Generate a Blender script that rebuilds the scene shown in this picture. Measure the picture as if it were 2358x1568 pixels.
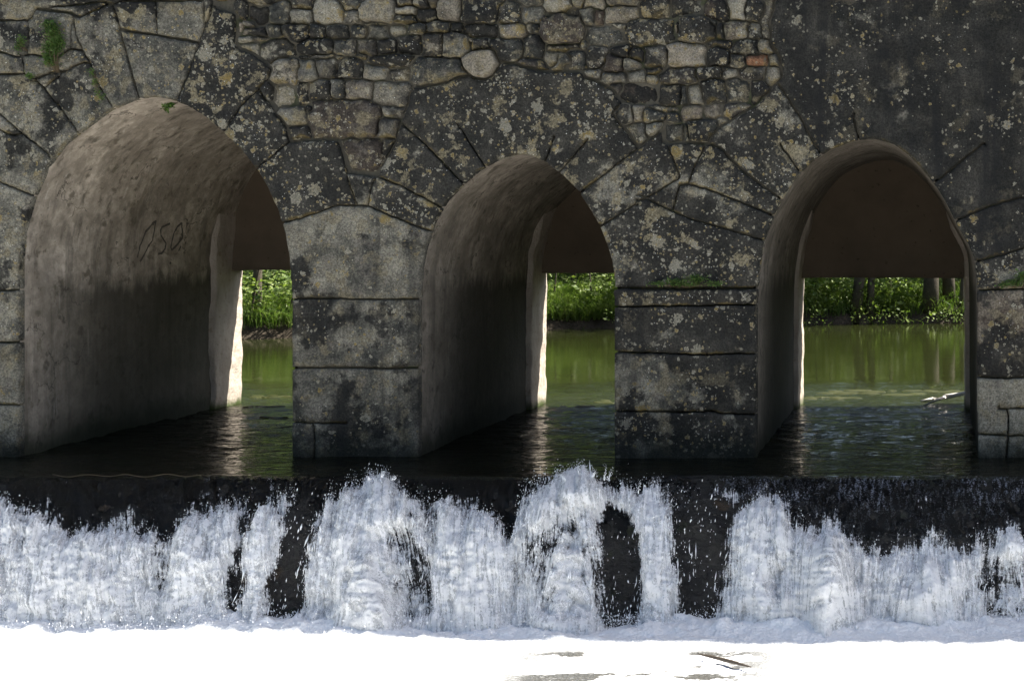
import bpy, math, random
import numpy as np
from mathutils import Vector
from mathutils.geometry import delaunay_2d_cdt

random.seed(7)
rng = np.random.default_rng(11)
scene = bpy.context.scene
for o in list(bpy.data.objects):
    bpy.data.objects.remove(o)

# ------------------------------------------------------------------ camera, sky, sun, exposure
PX = 0.00251                    # metres per traced unit on the bridge face (y = 0)
HX, HY = 2158.0, 530.0          # traced vanishing point
WL = 1050.0                     # traced water line at the bridge face  -> z = 0
DC = 8.0                        # camera to bridge face
CX, CZ = (HX - 1179) * PX, (WL - HY) * PX

cam_d = bpy.data.cameras.new('camera')
cam = bpy.data.objects.new('camera', cam_d)
scene.collection.objects.link(cam)
cam.location = (CX, -DC, CZ)
cam.rotation_euler = (math.radians(90), 0, 0)
cam_d.sensor_width = 36
cam_d.lens = DC * 36 / (2358 * PX)
cam_d.shift_x = -(HX - 1179) / 2358
cam_d.shift_y = -(784 - HY) / 2358
cam_d.clip_start = 0.05
cam_d.clip_end = 1000
scene.camera = cam

SUN = Vector((3.0, 1.0, 4.5)).normalized()
SUN_SLOPE = 4.5
world = bpy.data.worlds.new('World')
scene.world = world
world.use_nodes = True
wn = world.node_tree
wn.nodes.clear()
sky = wn.nodes.new('ShaderNodeTexSky')
sky.sky_type = 'NISHITA'
sky.sun_disc = False
sky.sun_elevation = math.asin(SUN.z)
sky.sun_rotation = math.atan2(SUN.x, SUN.y)
sky.air_density = 1.0
sky.dust_density = 2.5
sky.ozone_density = 0.6
bg = wn.nodes.new('ShaderNodeBackground')
bg.inputs['Strength'].default_value = 0.06
wo = wn.nodes.new('ShaderNodeOutputWorld')
wn.links.new(sky.outputs[0], bg.inputs[0])
wn.links.new(bg.outputs[0], wo.inputs[0])

sun_d = bpy.data.lights.new('sun', 'SUN')
sun_d.energy = 5.0
sun_d.angle = math.radians(0.53)
sun_d.color = (1.0, 0.95, 0.86)
sun = bpy.data.objects.new('sun', sun_d)
scene.collection.objects.link(sun)
sun.rotation_euler = SUN.to_track_quat('Z', 'Y').to_euler()

scene.view_settings.view_transform = 'Standard'
scene.view_settings.look = 'None'
scene.view_settings.exposure = 1.9
scene.view_settings.gamma = 1.0
scene.view_settings.use_curve_mapping = False
scene.cycles.max_bounces = 6
scene.cycles.diffuse_bounces = 3
scene.cycles.glossy_bounces = 3
scene.cycles.transmission_bounces = 3
scene.cycles.transparent_max_bounces = 12
scene.cycles.sample_clamp_indirect = 6
scene.cycles.caustics_reflective = False
scene.cycles.caustics_refractive = False
scene.cycles.use_denoising = True

# ------------------------------------------------------------------ helpers
C = scene.collection


def WX(xd):
    return (np.asarray(xd, float) - 1179) * PX


def WZ(yd):
    return (WL - np.asarray(yd, float)) * PX


def at_depth(xd, yd, y):
    """world point seen at traced (xd, yd) on the plane at distance y behind the bridge face"""
    k = DC / (DC + y)
    return Vector((CX + (xd - HX) * PX / k, y, CZ - (yd - HY) * PX / k))


def on_water(xd, yd, z=0.0):
    k = (yd - HY) * PX / (CZ - z)
    y = DC / k - DC
    return Vector((CX + (xd - HX) * PX / k, y, z))


def _hash(ix, iy, iz, seed):
    h = (ix.astype(np.int64) * 374761393 + iy.astype(np.int64) * 668265263 + iz.astype(np.int64) * 1274126177 + seed * 97531) & 0xFFFFFFFF
    h = ((h ^ (h >> 13)) * 1274126177) & 0xFFFFFFFF
    h = ((h ^ (h >> 16)) * 2246822519) & 0xFFFFFFFF
    return ((h ^ (h >> 15)) & 0xFFFFFF) / float(0xFFFFFF)


def vnoise(x, y, z=0.0, seed=0):
    x, y, z = np.broadcast_arrays(np.asarray(x, float), np.asarray(y, float), np.asarray(z, float))
    xi, yi, zi = np.floor(x), np.floor(y), np.floor(z)
    fx, fy, fz = x - xi, y - yi, z - zi
    fx, fy, fz = [f * f * f * (f * (f * 6 - 15) + 10) for f in (fx, fy, fz)]
    r = 0
    for a in (0, 1):
        wx = fx if a else 1 - fx
        for b in (0, 1):
            wy = fy if b else 1 - fy
            for c in (0, 1):
                wz = fz if c else 1 - fz
                r = r + wx * wy * wz * _hash(xi + a, yi + b, zi + c, seed)
    return r * 2 - 1


def fbm(x, y, z=0.0, oct=4, seed=0, gain=0.5):
    r, a, s = 0, 1.0, 0
    f = 1.0
    for i in range(oct):
        r = r + a * vnoise(np.asarray(x) * f, np.asarray(y) * f, np.asarray(z) * f, seed + i * 17)
        s += a
        a *= gain
        f *= 2.03
    return r / s


def obj(name, verts, faces, mat, parent=None, smooth=True):
    me = bpy.data.meshes.new(name)
    me.from_pydata([tuple(v) for v in verts], [], [tuple(f) for f in faces])
    me.update()
    if smooth:
        me.polygons.foreach_set('use_smooth', [True] * len(me.polygons))
    if mat:
        me.materials.append(mat)
    o = bpy.data.objects.new(name, me)
    C.objects.link(o)
    if parent:
        o.parent = parent
    return o


def fast_obj(name, V, F, mat, parent=None, smooth=True):
    """V (n,3) float array, F (m,k) int array of equal-size faces"""
    V = np.asarray(V, np.float32)
    F = np.asarray(F, np.int32)
    me = bpy.data.meshes.new(name)
    me.vertices.add(len(V))
    me.vertices.foreach_set('co', V.ravel())
    k = F.shape[1]
    me.loops.add(F.size)
    me.loops.foreach_set('vertex_index', F.ravel())
    me.polygons.add(len(F))
    me.polygons.foreach_set('loop_start', np.arange(0, F.size, k, dtype=np.int32))
    me.polygons.foreach_set('loop_total', np.full(len(F), k, np.int32))
    me.polygons.foreach_set('use_smooth', np.full(len(F), smooth))
    me.update(calc_edges=True)
    me.validate()
    if mat:
        me.materials.append(mat)
    o = bpy.data.objects.new(name, me)
    C.objects.link(o)
    if parent:
        o.parent = parent
    return o


def grid_faces(nu, nv):
    i = np.arange(nu - 1)[:, None] * nv + np.arange(nv - 1)[None, :]
    i = i.ravel()
    return np.stack([i, i + 1, i + nv + 1, i + nv], 1)


def empty(name, loc=(0, 0, 0), parent=None):
    o = bpy.data.objects.new(name, None)
    C.objects.link(o)
    o.location = loc
    o.empty_display_size = 0.1
    if parent:
        o.parent = parent
    return o


def tag(o, label=None, cat=None, group=None, kind=None):
    if label:
        o['label'] = label
    if cat:
        o['category'] = cat
    if group:
        o['group'] = group
    if kind:
        o['kind'] = kind
    return o


def box(x0, x1, y0, y1, z0, z1):
    v = [(x, y, z) for x in (x0, x1) for y in (y0, y1) for z in (z0, z1)]
    f = [(0, 1, 3, 2), (4, 6, 7, 5), (0, 4, 5, 1), (2, 3, 7, 6), (0, 2, 6, 4), (1, 5, 7, 3)]
    return v, f


def tube(path, radii, n=8, cap=True, wob=0.0, seed=0):
    """lofted tube along a list of points"""
    P = [Vector(p) for p in path]
    V, F = [], []
    for i, p in enumerate(P):
        d = (P[min(i + 1, len(P) - 1)] - P[max(i - 1, 0)]).normalized()
        u = d.orthogonal().normalized() if abs(d.z) < 0.6 else Vector((1, 0, 0)).cross(d).normalized()
        w = d.cross(u).normalized()
        for k in range(n):
            a = 2 * math.pi * k / n
            r = radii[i] * (1 + wob * float(vnoise(k * 0.9, i * 0.7, seed * 3.1)))
            V.append(p + u * (r * math.cos(a)) + w * (r * math.sin(a)))
    for i in range(len(P) - 1):
        for k in range(n):
            a, b = i * n + k, i * n + (k + 1) % n
            F.append((a, b, b + n, a + n))
    if cap:
        F.append(tuple(range(n - 1, -1, -1)))
        F.append(tuple((len(P) - 1) * n + k for k in range(n)))
    return V, F


def join(parts):
    V, F = [], []
    for v, f in parts:
        o = len(V)
        V += list(v)
        F += [tuple(i + o for i in q) for q in f]
    return V, F


def leaf_cards(P, size, seed=0, up=0.4, aspect=0.55, bias=None, face=None):
    """P (n,3) centres, size (n,) -> folded four-vertex leaves"""
    r = np.random.default_rng(seed)
    n = len(P)
    d = r.normal(size=(n, 3))
    d[:, 2] *= 0.6
    if bias is not None:
        d += np.asarray(bias)
    d /= np.linalg.norm(d, axis=1)[:, None]
    nn = r.normal(size=(n, 3))
    nn[:, 2] += up * 2
    if face is not None:
        nn = nn * 0.75 + np.asarray(face)
    s = np.cross(d, nn)
    s /= np.linalg.norm(s, axis=1)[:, None] + 1e-9
    nn = np.cross(s, d)
    sz = np.asarray(size)[:, None]
    a = P - d * sz * 0.5
    b = P + d * sz * 0.5
    m = P + nn * sz * 0.08
    c1 = m + s * sz * 0.5 * aspect
    c2 = m - s * sz * 0.5 * aspect
    V = np.stack([a, c1, b, c2], 1).reshape(-1, 3)
    i = np.arange(n)[:, None] * 4
    F = np.concatenate([i + [0, 1, 2], i + [0, 2, 3]], 1).reshape(-1, 3)
    return V, F


# ------------------------------------------------------------------ materials
class NT:
    def __init__(self, name):
        self.m = bpy.data.materials.new(name)
        self.m.use_nodes = True
        self.t = self.m.node_tree
        self.t.nodes.clear()
        self.out = self.t.nodes.new('ShaderNodeOutputMaterial')
        self._pos = None

    def node(self, typ, **kw):
        n = self.t.nodes.new('ShaderNode' + typ)
        for k, v in kw.items():
            setattr(n, k, v)
        return n

    def put(self, sock, v):
        if hasattr(v, 'links') or hasattr(v, 'is_output'):
            self.t.links.new(v, sock)
        else:
            if isinstance(v, (tuple, list)) and len(v) == 3 and sock.type == 'RGBA':
                v = (*v, 1)
            sock.default_value = v

    def pos(self):
        if not self._pos:
            self._pos = self.node('NewGeometry').outputs['Position']
        return self._pos

    def nrm(self):
        return self.node('NewGeometry').outputs['Normal']

    def xyz(self, v):
        n = self.node('SeparateXYZ')
        self.put(n.inputs[0], v)
        return n.outputs

    def scl(self, v, s):
        n = self.node('VectorMath', operation='MULTIPLY')
        self.put(n.inputs[0], v)
        n.inputs[1].default_value = s
        return n.outputs[0]

    def add(self, a, b):
        n = self.node('VectorMath', operation='ADD')
        self.put(n.inputs[0], a)
        self.put(n.inputs[1], b)
        return n.outputs[0]

    def noise(self, v, s, d=4, r=0.55, dist=0.0, color=False):
        n = self.node('TexNoise')
        self.put(n.inputs['Vector'], v)
        n.inputs['Scale'].default_value = s
        n.inputs['Detail'].default_value = d
        n.inputs['Roughness'].default_value = r
        n.inputs['Distortion'].default_value = dist
        return n.outputs['Color' if color else 'Fac']

    def voro(self, v, s, feature='F1', rnd=1.0):
        n = self.node('TexVoronoi', feature=feature)
        self.put(n.inputs['Vector'], v)
        n.inputs['Scale'].default_value = s
        n.inputs['Randomness'].default_value = rnd
        return n.outputs

    def math(self, op, a, b=0.0, clamp=False):
        n = self.node('Math', operation=op, use_clamp=clamp)
        self.put(n.inputs[0], a)
        self.put(n.inputs[1], b)
        return n.outputs[0]

    def mul(self, a, b):
        return self.math('MULTIPLY', a, b)

    def step(self, v, lo, hi, a=0.0, b=1.0):
        n = self.node('MapRange', interpolation_type='SMOOTHSTEP')
        self.put(n.inputs[0], v)
        self.put(n.inputs[1], lo)
        self.put(n.inputs[2], hi)
        n.inputs[3].default_value = a
        n.inputs[4].default_value = b
        return n.outputs[0]

    def mix(self, f, a, b, blend='MIX'):
        n = self.node('MixRGB', blend_type=blend)
        self.put(n.inputs[0], f)
        self.put(n.inputs[1], a)
        self.put(n.inputs[2], b)
        return n.outputs[0]

    def attr(self, name):
        n = self.node('Attribute', attribute_type='OBJECT', attribute_name=name)
        return n.outputs['Fac']

    def bump(self, h, strength, dist, prev=None):
        n = self.node('Bump')
        n.inputs['Strength'].default_value = strength
        n.inputs['Distance'].default_value = dist
        self.put(n.inputs['Height'], h)
        if prev:
            self.put(n.inputs['Normal'], prev)
        return n.outputs[0]

    def bsdf(self, color, rough=0.8, normal=None, spec=0.3, **kw):
        n = self.node('BsdfPrincipled')
        self.put(n.inputs['Base Color'], color)
        self.put(n.inputs['Roughness'], rough)
        self.put(n.inputs['Specular IOR Level'], spec)
        if normal:
            self.put(n.inputs['Normal'], normal)
        for k, v in kw.items():
            self.put(n.inputs[k.replace('_', ' ')], v)
        return n.outputs[0]

    def done(self, shader):
        self.t.links.new(shader, self.out.inputs['Surface'])
        return self.m


def mat_stone():
    t = NT('lichened_stone')
    p = t.pos()
    tone, film, warm, lich = t.attr('tone'), t.attr('film'), t.attr('warm'), t.attr('lichen')
    warp = t.add(p, t.scl(t.noise(p, 7, 3, color=True), (0.05, 0.05, 0.05)))
    n1 = t.noise(p, 5.5, 5, 0.62)
    n70, n95 = t.noise(p, 60, 2), t.noise(p, 95, 2)
    base = t.mix(t.step(t.math('ADD', tone, t.math('MULTIPLY', t.math('SUBTRACT', n1, 0.5), 1.8)), 0.05, 0.95),
                 (0.028, 0.029, 0.026), (0.215, 0.200, 0.160))
    base = t.mix(t.mul(warm, 0.85), base, t.mix(n1, (0.15, 0.055, 0.02), (0.22, 0.10, 0.05)))
    # pinkish / grey mottling
    base = t.mix(t.step(t.noise(p, 16, 3), 0.5, 0.7, 0, 0.45), base, (0.145, 0.128, 0.108))
    # tan crust
    crust = t.step(t.noise(warp, 9, 6, 0.65), 0.52, 0.60)
    base = t.mix(t.mul(crust, 0.62), base, t.mix(n70, (0.085, 0.07, 0.036), (0.23, 0.20, 0.14)))
    # black biofilm with a ragged edge
    fb = t.math('ADD', t.noise(warp, 2.9, 6, 0.66), t.math('MULTIPLY', t.math('SUBTRACT', film, 0.5), 0.62))
    fb = t.math('ADD', fb, t.mul(t.math('SUBTRACT', t.noise(t.add(p, (1.7, 0, 8.8)), 0.9, 3), 0.5), 0.35))
    fm = t.step(fb, 0.475, 0.545)
    film_c = t.mix(n70, (0.006, 0.0062, 0.006), (0.022, 0.0215, 0.019))
    film_c = t.mix(t.step(n1, 0.42, 0.68, 0, 0.75), film_c, (0.038, 0.036, 0.031))
    base = t.mix(t.mul(fm, 0.94), base, film_c)
    # ragged tan crusts that sit on the film
    c2 = t.mul(t.step(t.noise(t.add(warp, (2.2, 5.5, 3.1)), 6.5, 6, 0.68), 0.565, 0.60), t.step(lich, 0.2, 0.75, 0.15, 0.8))
    base = t.mix(c2, base, t.mix(n70, (0.06, 0.050, 0.028), (0.29, 0.25, 0.165)))
    # rosette lichens in colonies, three sizes
    colony = t.math('SUBTRACT', t.noise(t.add(p, (7.1, 3.3, 1.9)), 3.6, 4, 0.6), 0.5)
    for sc, keep, seed, amt in ((10, 0.72, 0.0, 0.8), (23, 0.66, 4.3, 0.9), (50, 0.62, 9.1, 0.8)):
        vv = t.add(warp, (seed, seed * 0.7, seed * 1.3))
        vo = t.voro(vv, sc)
        cr = t.node('SeparateColor')
        t.put(cr.inputs[0], vo['Color'])
        cl = t.math('ADD', t.mul(t.math('SUBTRACT', lich, 0.5), 0.6), t.mul(colony, 1.9))
        present = t.step(t.math('ADD', cr.outputs[0], cl), keep, keep + 0.02)
        d = t.math('ADD', vo['Distance'], t.mul(t.math('SUBTRACT', n70, 0.5), 0.85))
        rad = t.math('ADD', t.mul(cr.outputs[1], 0.30), 0.14)
        disk = t.step(t.math('SUBTRACT', d, rad), 0.03, -0.03)
        rim = t.step(t.math('ABSOLUTE', t.math('SUBTRACT', d, rad)), 0.0, 0.14, 1.0, 0.0)
        lc = t.mix(t.step(cr.outputs[2], 0.45, 0.85), (0.29, 0.27, 0.215), (0.25, 0.18, 0.06))
        lc = t.mix(t.mul(rim, 0.5), lc, (0.37, 0.345, 0.275))
        lc = t.mix(t.step(n95, 0.42, 0.62, 0, 0.75), lc, (0.06, 0.055, 0.038))
        base = t.mix(t.mul(t.mul(disk, present), amt), base, lc)
    # white flecks
    vo = t.voro(warp, 75)
    cr = t.node('SeparateColor')
    t.put(cr.inputs[0], vo['Color'])
    fl = t.mul(t.step(vo['Distance'], 0.24, 0.12), t.step(t.math('ADD', cr.outputs[0], t.mul(colony, 1.5)), 0.90, 0.92))
    base = t.mix(t.mul(t.mul(fl, 0.85), t.step(lich, 0.05, 0.6, 0.25, 1.0)), base, (0.55, 0.55, 0.52))
    # ochre growth on the lower lips of stones, green in damp spots
    nz = t.xyz(t.nrm())[2]
    lip = t.mul(t.step(nz, -0.25, -0.7), t.step(n1, 0.5, 0.62))
    base = t.mix(t.mul(lip, 0.5), base, (0.11, 0.08, 0.02))
    z = t.xyz(p)[2]
    # damp, algae-dark foot
    foot = t.step(t.math('ADD', z, t.mul(t.math('SUBTRACT', n1, 0.5), 0.25)), 0.16, -0.02)
    base = t.mix(t.mul(foot, 0.9), base, (0.012, 0.014, 0.010))
    grain = t.step(t.math('ADD', n95, t.mul(t.math('SUBTRACT', t.noise(p, 230, 1), 0.5), 0.6)), 0.25, 0.75, 0.55, 1.4)
    g = t.node('CombineColor')
    for i in range(3):
        t.put(g.inputs[i], grain)
    base = t.mix(1.0, base, g.outputs[0], 'MULTIPLY')
    # vertical run-off streaks
    st = t.step(t.math('ADD', t.mul(t.noise(t.scl(p, (9, 9, 0.7)), 2.0, 4, 0.6), 0.5), t.mul(t.noise(t.scl(p, (3, 3, 0.35)), 1.6, 3, 0.6), 0.5)), 0.47, 0.64, 0.0, 0.85)
    base = t.mix(t.mul(st, t.attr('streak')), base, (0.010, 0.0105, 0.011))
    hb = t.noise(p, 45, 5, 0.75)
    nb = t.bump(hb, 0.8, 0.012)
    return t.done(t.bsdf(base, 0.9, nb, 0.2))


def mat_mortar():
    t = NT('dark_mortar')
    p = t.pos()
    c = t.mix(t.noise(p, 30, 4), (0.035, 0.034, 0.028), (0.11, 0.098, 0.075))
    c = t.mix(t.step(t.noise(p, 6, 4), 0.55, 0.65, 0, 0.6), c, (0.03, 0.04, 0.012))
    return t.done(t.bsdf(c, 0.95, t.bump(t.noise(p, 60, 5), 0.8, 0.01)))


def mat_vault():
    t = NT('limewashed_vault')
    p = t.pos()
    x, y, z = t.xyz(p)
    n1 = t.noise(p, 3.2, 6, 0.6)
    c = t.mix(t.step(n1, 0.3, 0.7), (0.21, 0.180, 0.144), (0.45, 0.392, 0.322))
    c = t.mix(t.step(t.noise(p, 10, 5, 0.65), 0.56, 0.68, 0, 0.75), c, (0.06, 0.05, 0.035))
    c = t.mix(t.step(t.noise(t.add(p, (4, 2, 1)), 7, 5, 0.65), 0.6, 0.7, 0, 0.6), c, (0.065, 0.06, 0.028))
    c = t.mix(t.step(t.noise(p, 38, 3, 0.6), 0.66, 0.74, 0, 0.85), c, (0.03, 0.025, 0.018))
    # slanting water runs
    c = t.mix(t.step(t.noise(p, 14, 5, 0.7), 0.40, 0.62, 0.5, 0), c, (0.14, 0.12, 0.094))
    st = t.step(t.noise(t.scl(p, (7, 7, 0.7)), 1.7, 5, 0.65), 0.5, 0.68, 0, 0.45)
    c = t.mix(st, c, (0.045, 0.04, 0.032))
    # hairline cracks and lime runs
    wv = t.add(p, t.scl(t.noise(p, 4, 4, 0.6, 0, True), (0.35, 0.35, 0.35)))
    ck = t.mul(t.step(t.voro(t.scl(wv, (1, 0.7, 1)), 2.6, 'DISTANCE_TO_EDGE')['Distance'], 0.012, 0.002), t.step(n1, 0.5, 0.56))
    c = t.mix(t.mul(ck, 0.75), c, (0.03, 0.026, 0.02))
    c = t.mix(t.step(t.noise(t.scl(p, (6, 6, 0.8)), 2.6, 5, 0.7), 0.60, 0.70, 0, 0.5), c, (0.50, 0.46, 0.40))
    # flood stain below the springing, ragged top edge
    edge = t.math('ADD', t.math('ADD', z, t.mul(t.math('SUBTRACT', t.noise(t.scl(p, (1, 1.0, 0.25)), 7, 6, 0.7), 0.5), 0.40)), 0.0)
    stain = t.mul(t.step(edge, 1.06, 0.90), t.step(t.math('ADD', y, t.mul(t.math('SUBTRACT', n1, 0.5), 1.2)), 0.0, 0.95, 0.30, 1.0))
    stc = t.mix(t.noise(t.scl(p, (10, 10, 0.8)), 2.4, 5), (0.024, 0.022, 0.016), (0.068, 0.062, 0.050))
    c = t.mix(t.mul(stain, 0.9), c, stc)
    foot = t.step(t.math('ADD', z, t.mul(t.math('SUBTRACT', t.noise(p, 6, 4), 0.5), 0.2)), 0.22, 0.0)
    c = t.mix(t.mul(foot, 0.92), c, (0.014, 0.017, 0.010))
    vt = t.attr('tone')
    vc = t.node('CombineColor')
    for i in range(3):
        t.put(vc.inputs[i], vt)
    c = t.mix(1.0, c, vc.outputs[0], 'MULTIPLY')
    nb = t.bump(t.noise(p, 18, 5, 0.7), 0.45, 0.018)
    return t.done(t.bsdf(c, 0.85, nb, 0.25))


def mat_jamb():
    t = NT('pale_jamb_stone')
    p = t.pos()
    c = t.mix(t.noise(t.scl(p, (1, 1, 0.5)), 8, 6, 0.65), (0.16, 0.135, 0.11), (0.62, 0.54, 0.46))
    c = t.mix(t.step(t.noise(p, 22, 4), 0.58, 0.7, 0, 0.6), c, (0.22, 0.17, 0.12))
    z = t.xyz(p)[2]
    c = t.mix(t.step(t.math('ADD', z, t.mul(t.noise(p, 9, 3), 0.1)), 0.13, 0.04), c, (0.035, 0.05, 0.012))
    nb = t.bump(t.noise(p, 25, 6, 0.7), 0.8, 0.02)
    return t.done(t.bsdf(c, 0.85, nb, 0.2))


def mat_tympanum():
    t = NT('brown_plaster')
    p = t.pos()
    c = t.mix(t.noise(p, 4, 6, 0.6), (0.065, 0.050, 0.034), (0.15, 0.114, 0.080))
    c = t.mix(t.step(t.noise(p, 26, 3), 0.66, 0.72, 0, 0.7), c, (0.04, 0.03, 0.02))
    return t.done(t.bsdf(c, 0.9, t.bump(t.noise(p, 40, 5), 0.5, 0.006)))


def mat_plain(name, a, b, scale=20, rough=0.8, bump=0.4, spec=0.3):
    t = NT(name)
    p = t.pos()
    return t.done(t.bsdf(t.mix(t.noise(p, scale, 4), a, b), rough, t.bump(t.noise(p, scale * 3, 4), bump, 0.006), spec))


def mat_leaf(name, a, b, c3, scale=7.0, trans=0.36):
    t = NT(name)
    p = t.pos()
    n = t.noise(p, scale, 2)
    fine = t.noise(p, 60, 1)
    c = t.mix(t.step(n, 0.35, 0.65), a, b)
    c = t.mix(t.step(fine, 0.58, 0.66), c, c3)
    d = t.bsdf(c, 0.5, None, 0.35)
    tr = t.node('BsdfTranslucent')
    t.put(tr.inputs[0], t.mix(1.0, c, (1.15, 1.3, 0.6), 'MULTIPLY'))
    mx = t.node('MixShader')
    mx.inputs[0].default_value = trans
    t.t.links.new(d, mx.inputs[1])
    t.t.links.new(tr.outputs[0], mx.inputs[2])
    return t.done(mx.outputs[0])


def mat_river():
    t = NT('river_water')
    p = t.pos()
    x, y, z = t.xyz(p)
    amp = t.math('ADD', t.step(y, 4.2, 2.0, 0.03, 1.0), 0.0)
    w1 = t.noise(t.scl(p, (1.1, 3.6, 1)), 2.0, 4, 0.55, 0.8)
    w2 = t.noise(t.scl(p, (2.2, 7, 1)), 5.5, 3, 0.6, 0.4)
    h = t.mul(t.math('ADD', w1, t.mul(w2, 0.35)), amp)
    nb = t.bump(h, 1.0, 0.042)
    fine = t.bump(t.noise(t.scl(p, (3, 1.2, 1)), 3, 3), 0.25, 0.004, nb)
    water_c = t.mix(t.noise(p, 1.4, 4), (0.009, 0.012, 0.0035), (0.022, 0.026, 0.0075))
    # near-black base colour up to just behind the bridge, silty and green in the pond
    water_c = t.mix(t.step(t.math('ADD', y, t.mul(t.noise(p, 1.1, 3), 0.8)), 2.1, 3.1), (0.0035, 0.004, 0.002), water_c)
    return t.done(t.bsdf(water_c, 0.015, fine, 0.5, IOR=1.333))


def mat_weir():
    t = NT('wet_weir_rock')
    p = t.pos()
    c = t.mix(t.noise(p, 14, 6, 0.7), (0.005, 0.0055, 0.007), (0.045, 0.042, 0.036))
    c = t.mix(t.step(t.noise(p, 4, 5), 0.60, 0.70, 0, 0.5), c, (0.075, 0.045, 0.02))
    c = t.mix(t.step(t.noise(t.add(p, (3, 1, 2)), 6, 4), 0.60, 0.68, 0, 0.5), c, (0.012, 0.024, 0.005))
    nb = t.bump(t.noise(p, 22, 6, 0.75), 1.0, 0.045)
    return t.done(t.bsdf(c, 0.24, nb, 0.4))


def mat_sheet():
    """thin glassy skin of fast water sliding down the apron"""
    t = NT('sliding_water_sheet')
    p = t.pos()
    x, y, z = t.xyz(p)
    streak = t.noise(t.scl(p, (22, 5, 5)), 2.2, 5, 0.65)
    speck = t.noise(p, 110, 3, 0.75)
    right = t.step(x, 0.6, 1.8)
    f = t.mul(t.step(t.math('ADD', t.mul(streak, 0.55), t.mul(speck, 0.75)), 0.66, 0.80), t.mul(t.math('ADD', t.mul(right, 0.85), 0.03), t.mul(t.step(z, -0.17, -0.02, 0.12, 1.0), t.step(t.noise(p, 3.5, 3), 0.38, 0.56, 0.25, 1.0))))
    c = t.mix(f, (0.004, 0.0045, 0.004), (0.40, 0.43, 0.50))
    nb = t.bump(streak, 1.0, 0.06)
    nb = t.bump(t.noise(p, 60, 4, 0.7), 0.6, 0.012, nb)
    return t.done(t.bsdf(c, 0.08, nb, 0.5, IOR=1.333))


def mat_foam(name, layer, bias, gain):
    """broken white water: opaque where the flow is thick, thinning to strings and lace at its edges"""
    t = NT(name)
    p = t.pos()

    def ga(n):
        return t.node('Attribute', attribute_type='GEOMETRY', attribute_name=n).outputs['Fac']
    cov = ga('cover')
    cx = t.node('CombineXYZ')
    t.put(cx.inputs[0], t.mul(ga('su'), 0.19))
    t.put(cx.inputs[1], t.mul(ga('sv'), 0.015))
    cx.inputs[2].default_value = layer * 7.3
    streak = t.noise(cx.outputs[0], 1.0, 5, 0.66, 0.5)
    speck = t.noise(t.add(p, (layer * 3.1, 0, 0)), 95, 3, 0.75)
    lump = t.noise(t.add(p, (0, layer * 2.7, 0)), 13, 4, 0.6, 0.6)
    v = t.math('ADD', t.mul(t.math('SUBTRACT', streak, 0.5), 2.3 * gain), t.mul(t.math('SUBTRACT', speck, 0.5), 1.15 * gain))
    v = t.math('ADD', v, t.mul(t.math('SUBTRACT', lump, 0.5), 2.1 * gain))
    a = t.step(t.math('ADD', t.math('ADD', cov, v), bias), 0.0, 0.6)
    c = t.mix(t.step(t.math('ADD', t.mul(streak, 0.6), t.mul(speck, 0.4)), 0.36, 0.56), (0.56, 0.57, 0.58), (0.92, 0.925, 0.93))
    nb = t.bump(t.math('ADD', streak, speck), 0.55, 0.008)
    d = t.bsdf(c, 0.45, nb, 0.25)
    tr = t.node('BsdfTranslucent')
    t.put(tr.inputs[0], c)
    mx = t.node('MixShader')
    mx.inputs[0].default_value = 0.35
    t.t.links.new(d, mx.inputs[1])
    t.t.links.new(tr.outputs[0], mx.inputs[2])
    tp = t.node('BsdfTransparent')
    m2 = t.node('MixShader')
    t.put(m2.inputs[0], a)
    t.t.links.new(tp.outputs[0], m2.inputs[1])
    t.t.links.new(mx.outputs[0], m2.inputs[2])
    return t.done(m2.outputs[0])


def mat_pool():
    t = NT('pool_foam')
    p = t.pos()
    x, y, z = t.xyz(p)
    # open brown water between the foam rafts downstream
    q = t.add(p, t.scl(t.noise(p, 9, 4, color=True), (0.12, 0.12, 0)))
    o1 = t.noise(t.scl(q, (1.0, 2.6, 1)), 2.6, 5, 0.6)
    reg = t.mul(t.mul(t.step(x, 0.35, 0.75), t.step(x, 2.1, 1.5)), t.step(y, -1.70, -1.78))
    reg = t.math('ADD', reg, t.step(y, -2.3, -4.0))
    m = t.mul(t.step(o1, 0.47, 0.53), reg)
    bub = t.voro(p, 60)['Distance']
    c = t.mix(m, (0.74, 0.75, 0.76), (0.075, 0.074, 0.068))
    nb = t.bump(t.math('ADD', bub, t.noise(p, 30, 5)), 0.5, 0.012)
    return t.done(t.bsdf(c, t.mix(m, (0.5,) * 3, (0.08,) * 3), nb, 0.4))


M_STONE, M_MORTAR, M_VAULT = mat_stone(), mat_mortar(), mat_vault()
M_JAMB, M_TYMP = mat_jamb(), mat_tympanum()
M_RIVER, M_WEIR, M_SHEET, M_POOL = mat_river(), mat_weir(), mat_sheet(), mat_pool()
M_FOAMS = [mat_foam('white_water', 0, 0.0, 1.0), mat_foam('white_water_middle', 1, -0.25, 1.15), mat_foam('white_water_outer', 2, -0.55, 1.25)]
M_PAINT = mat_plain('faded_black_paint', (0.035, 0.033, 0.030), (0.16, 0.14, 0.115), 30)
M_LEAF = mat_leaf('bank_leaves', (0.075, 0.13, 0.016), (0.155, 0.21, 0.040), (0.27, 0.28, 0.13))
M_GRASS = mat_leaf('bank_grass', (0.065, 0.12, 0.022), (0.13, 0.185, 0.05), (0.20, 0.21, 0.10), 4)
M_CROWN = mat_leaf('tree_leaves', (0.06, 0.10, 0.014), (0.105, 0.15, 0.025), (0.14, 0.17, 0.04), 3)
M_WEED = mat_leaf('wall_weed', (0.045, 0.095, 0.016), (0.08, 0.14, 0.028), (0.12, 0.15, 0.045), 30)
M_BARK = mat_plain('bark', (0.022, 0.018, 0.013), (0.10, 0.085, 0.06), 22, 0.9, 1.0)
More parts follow.
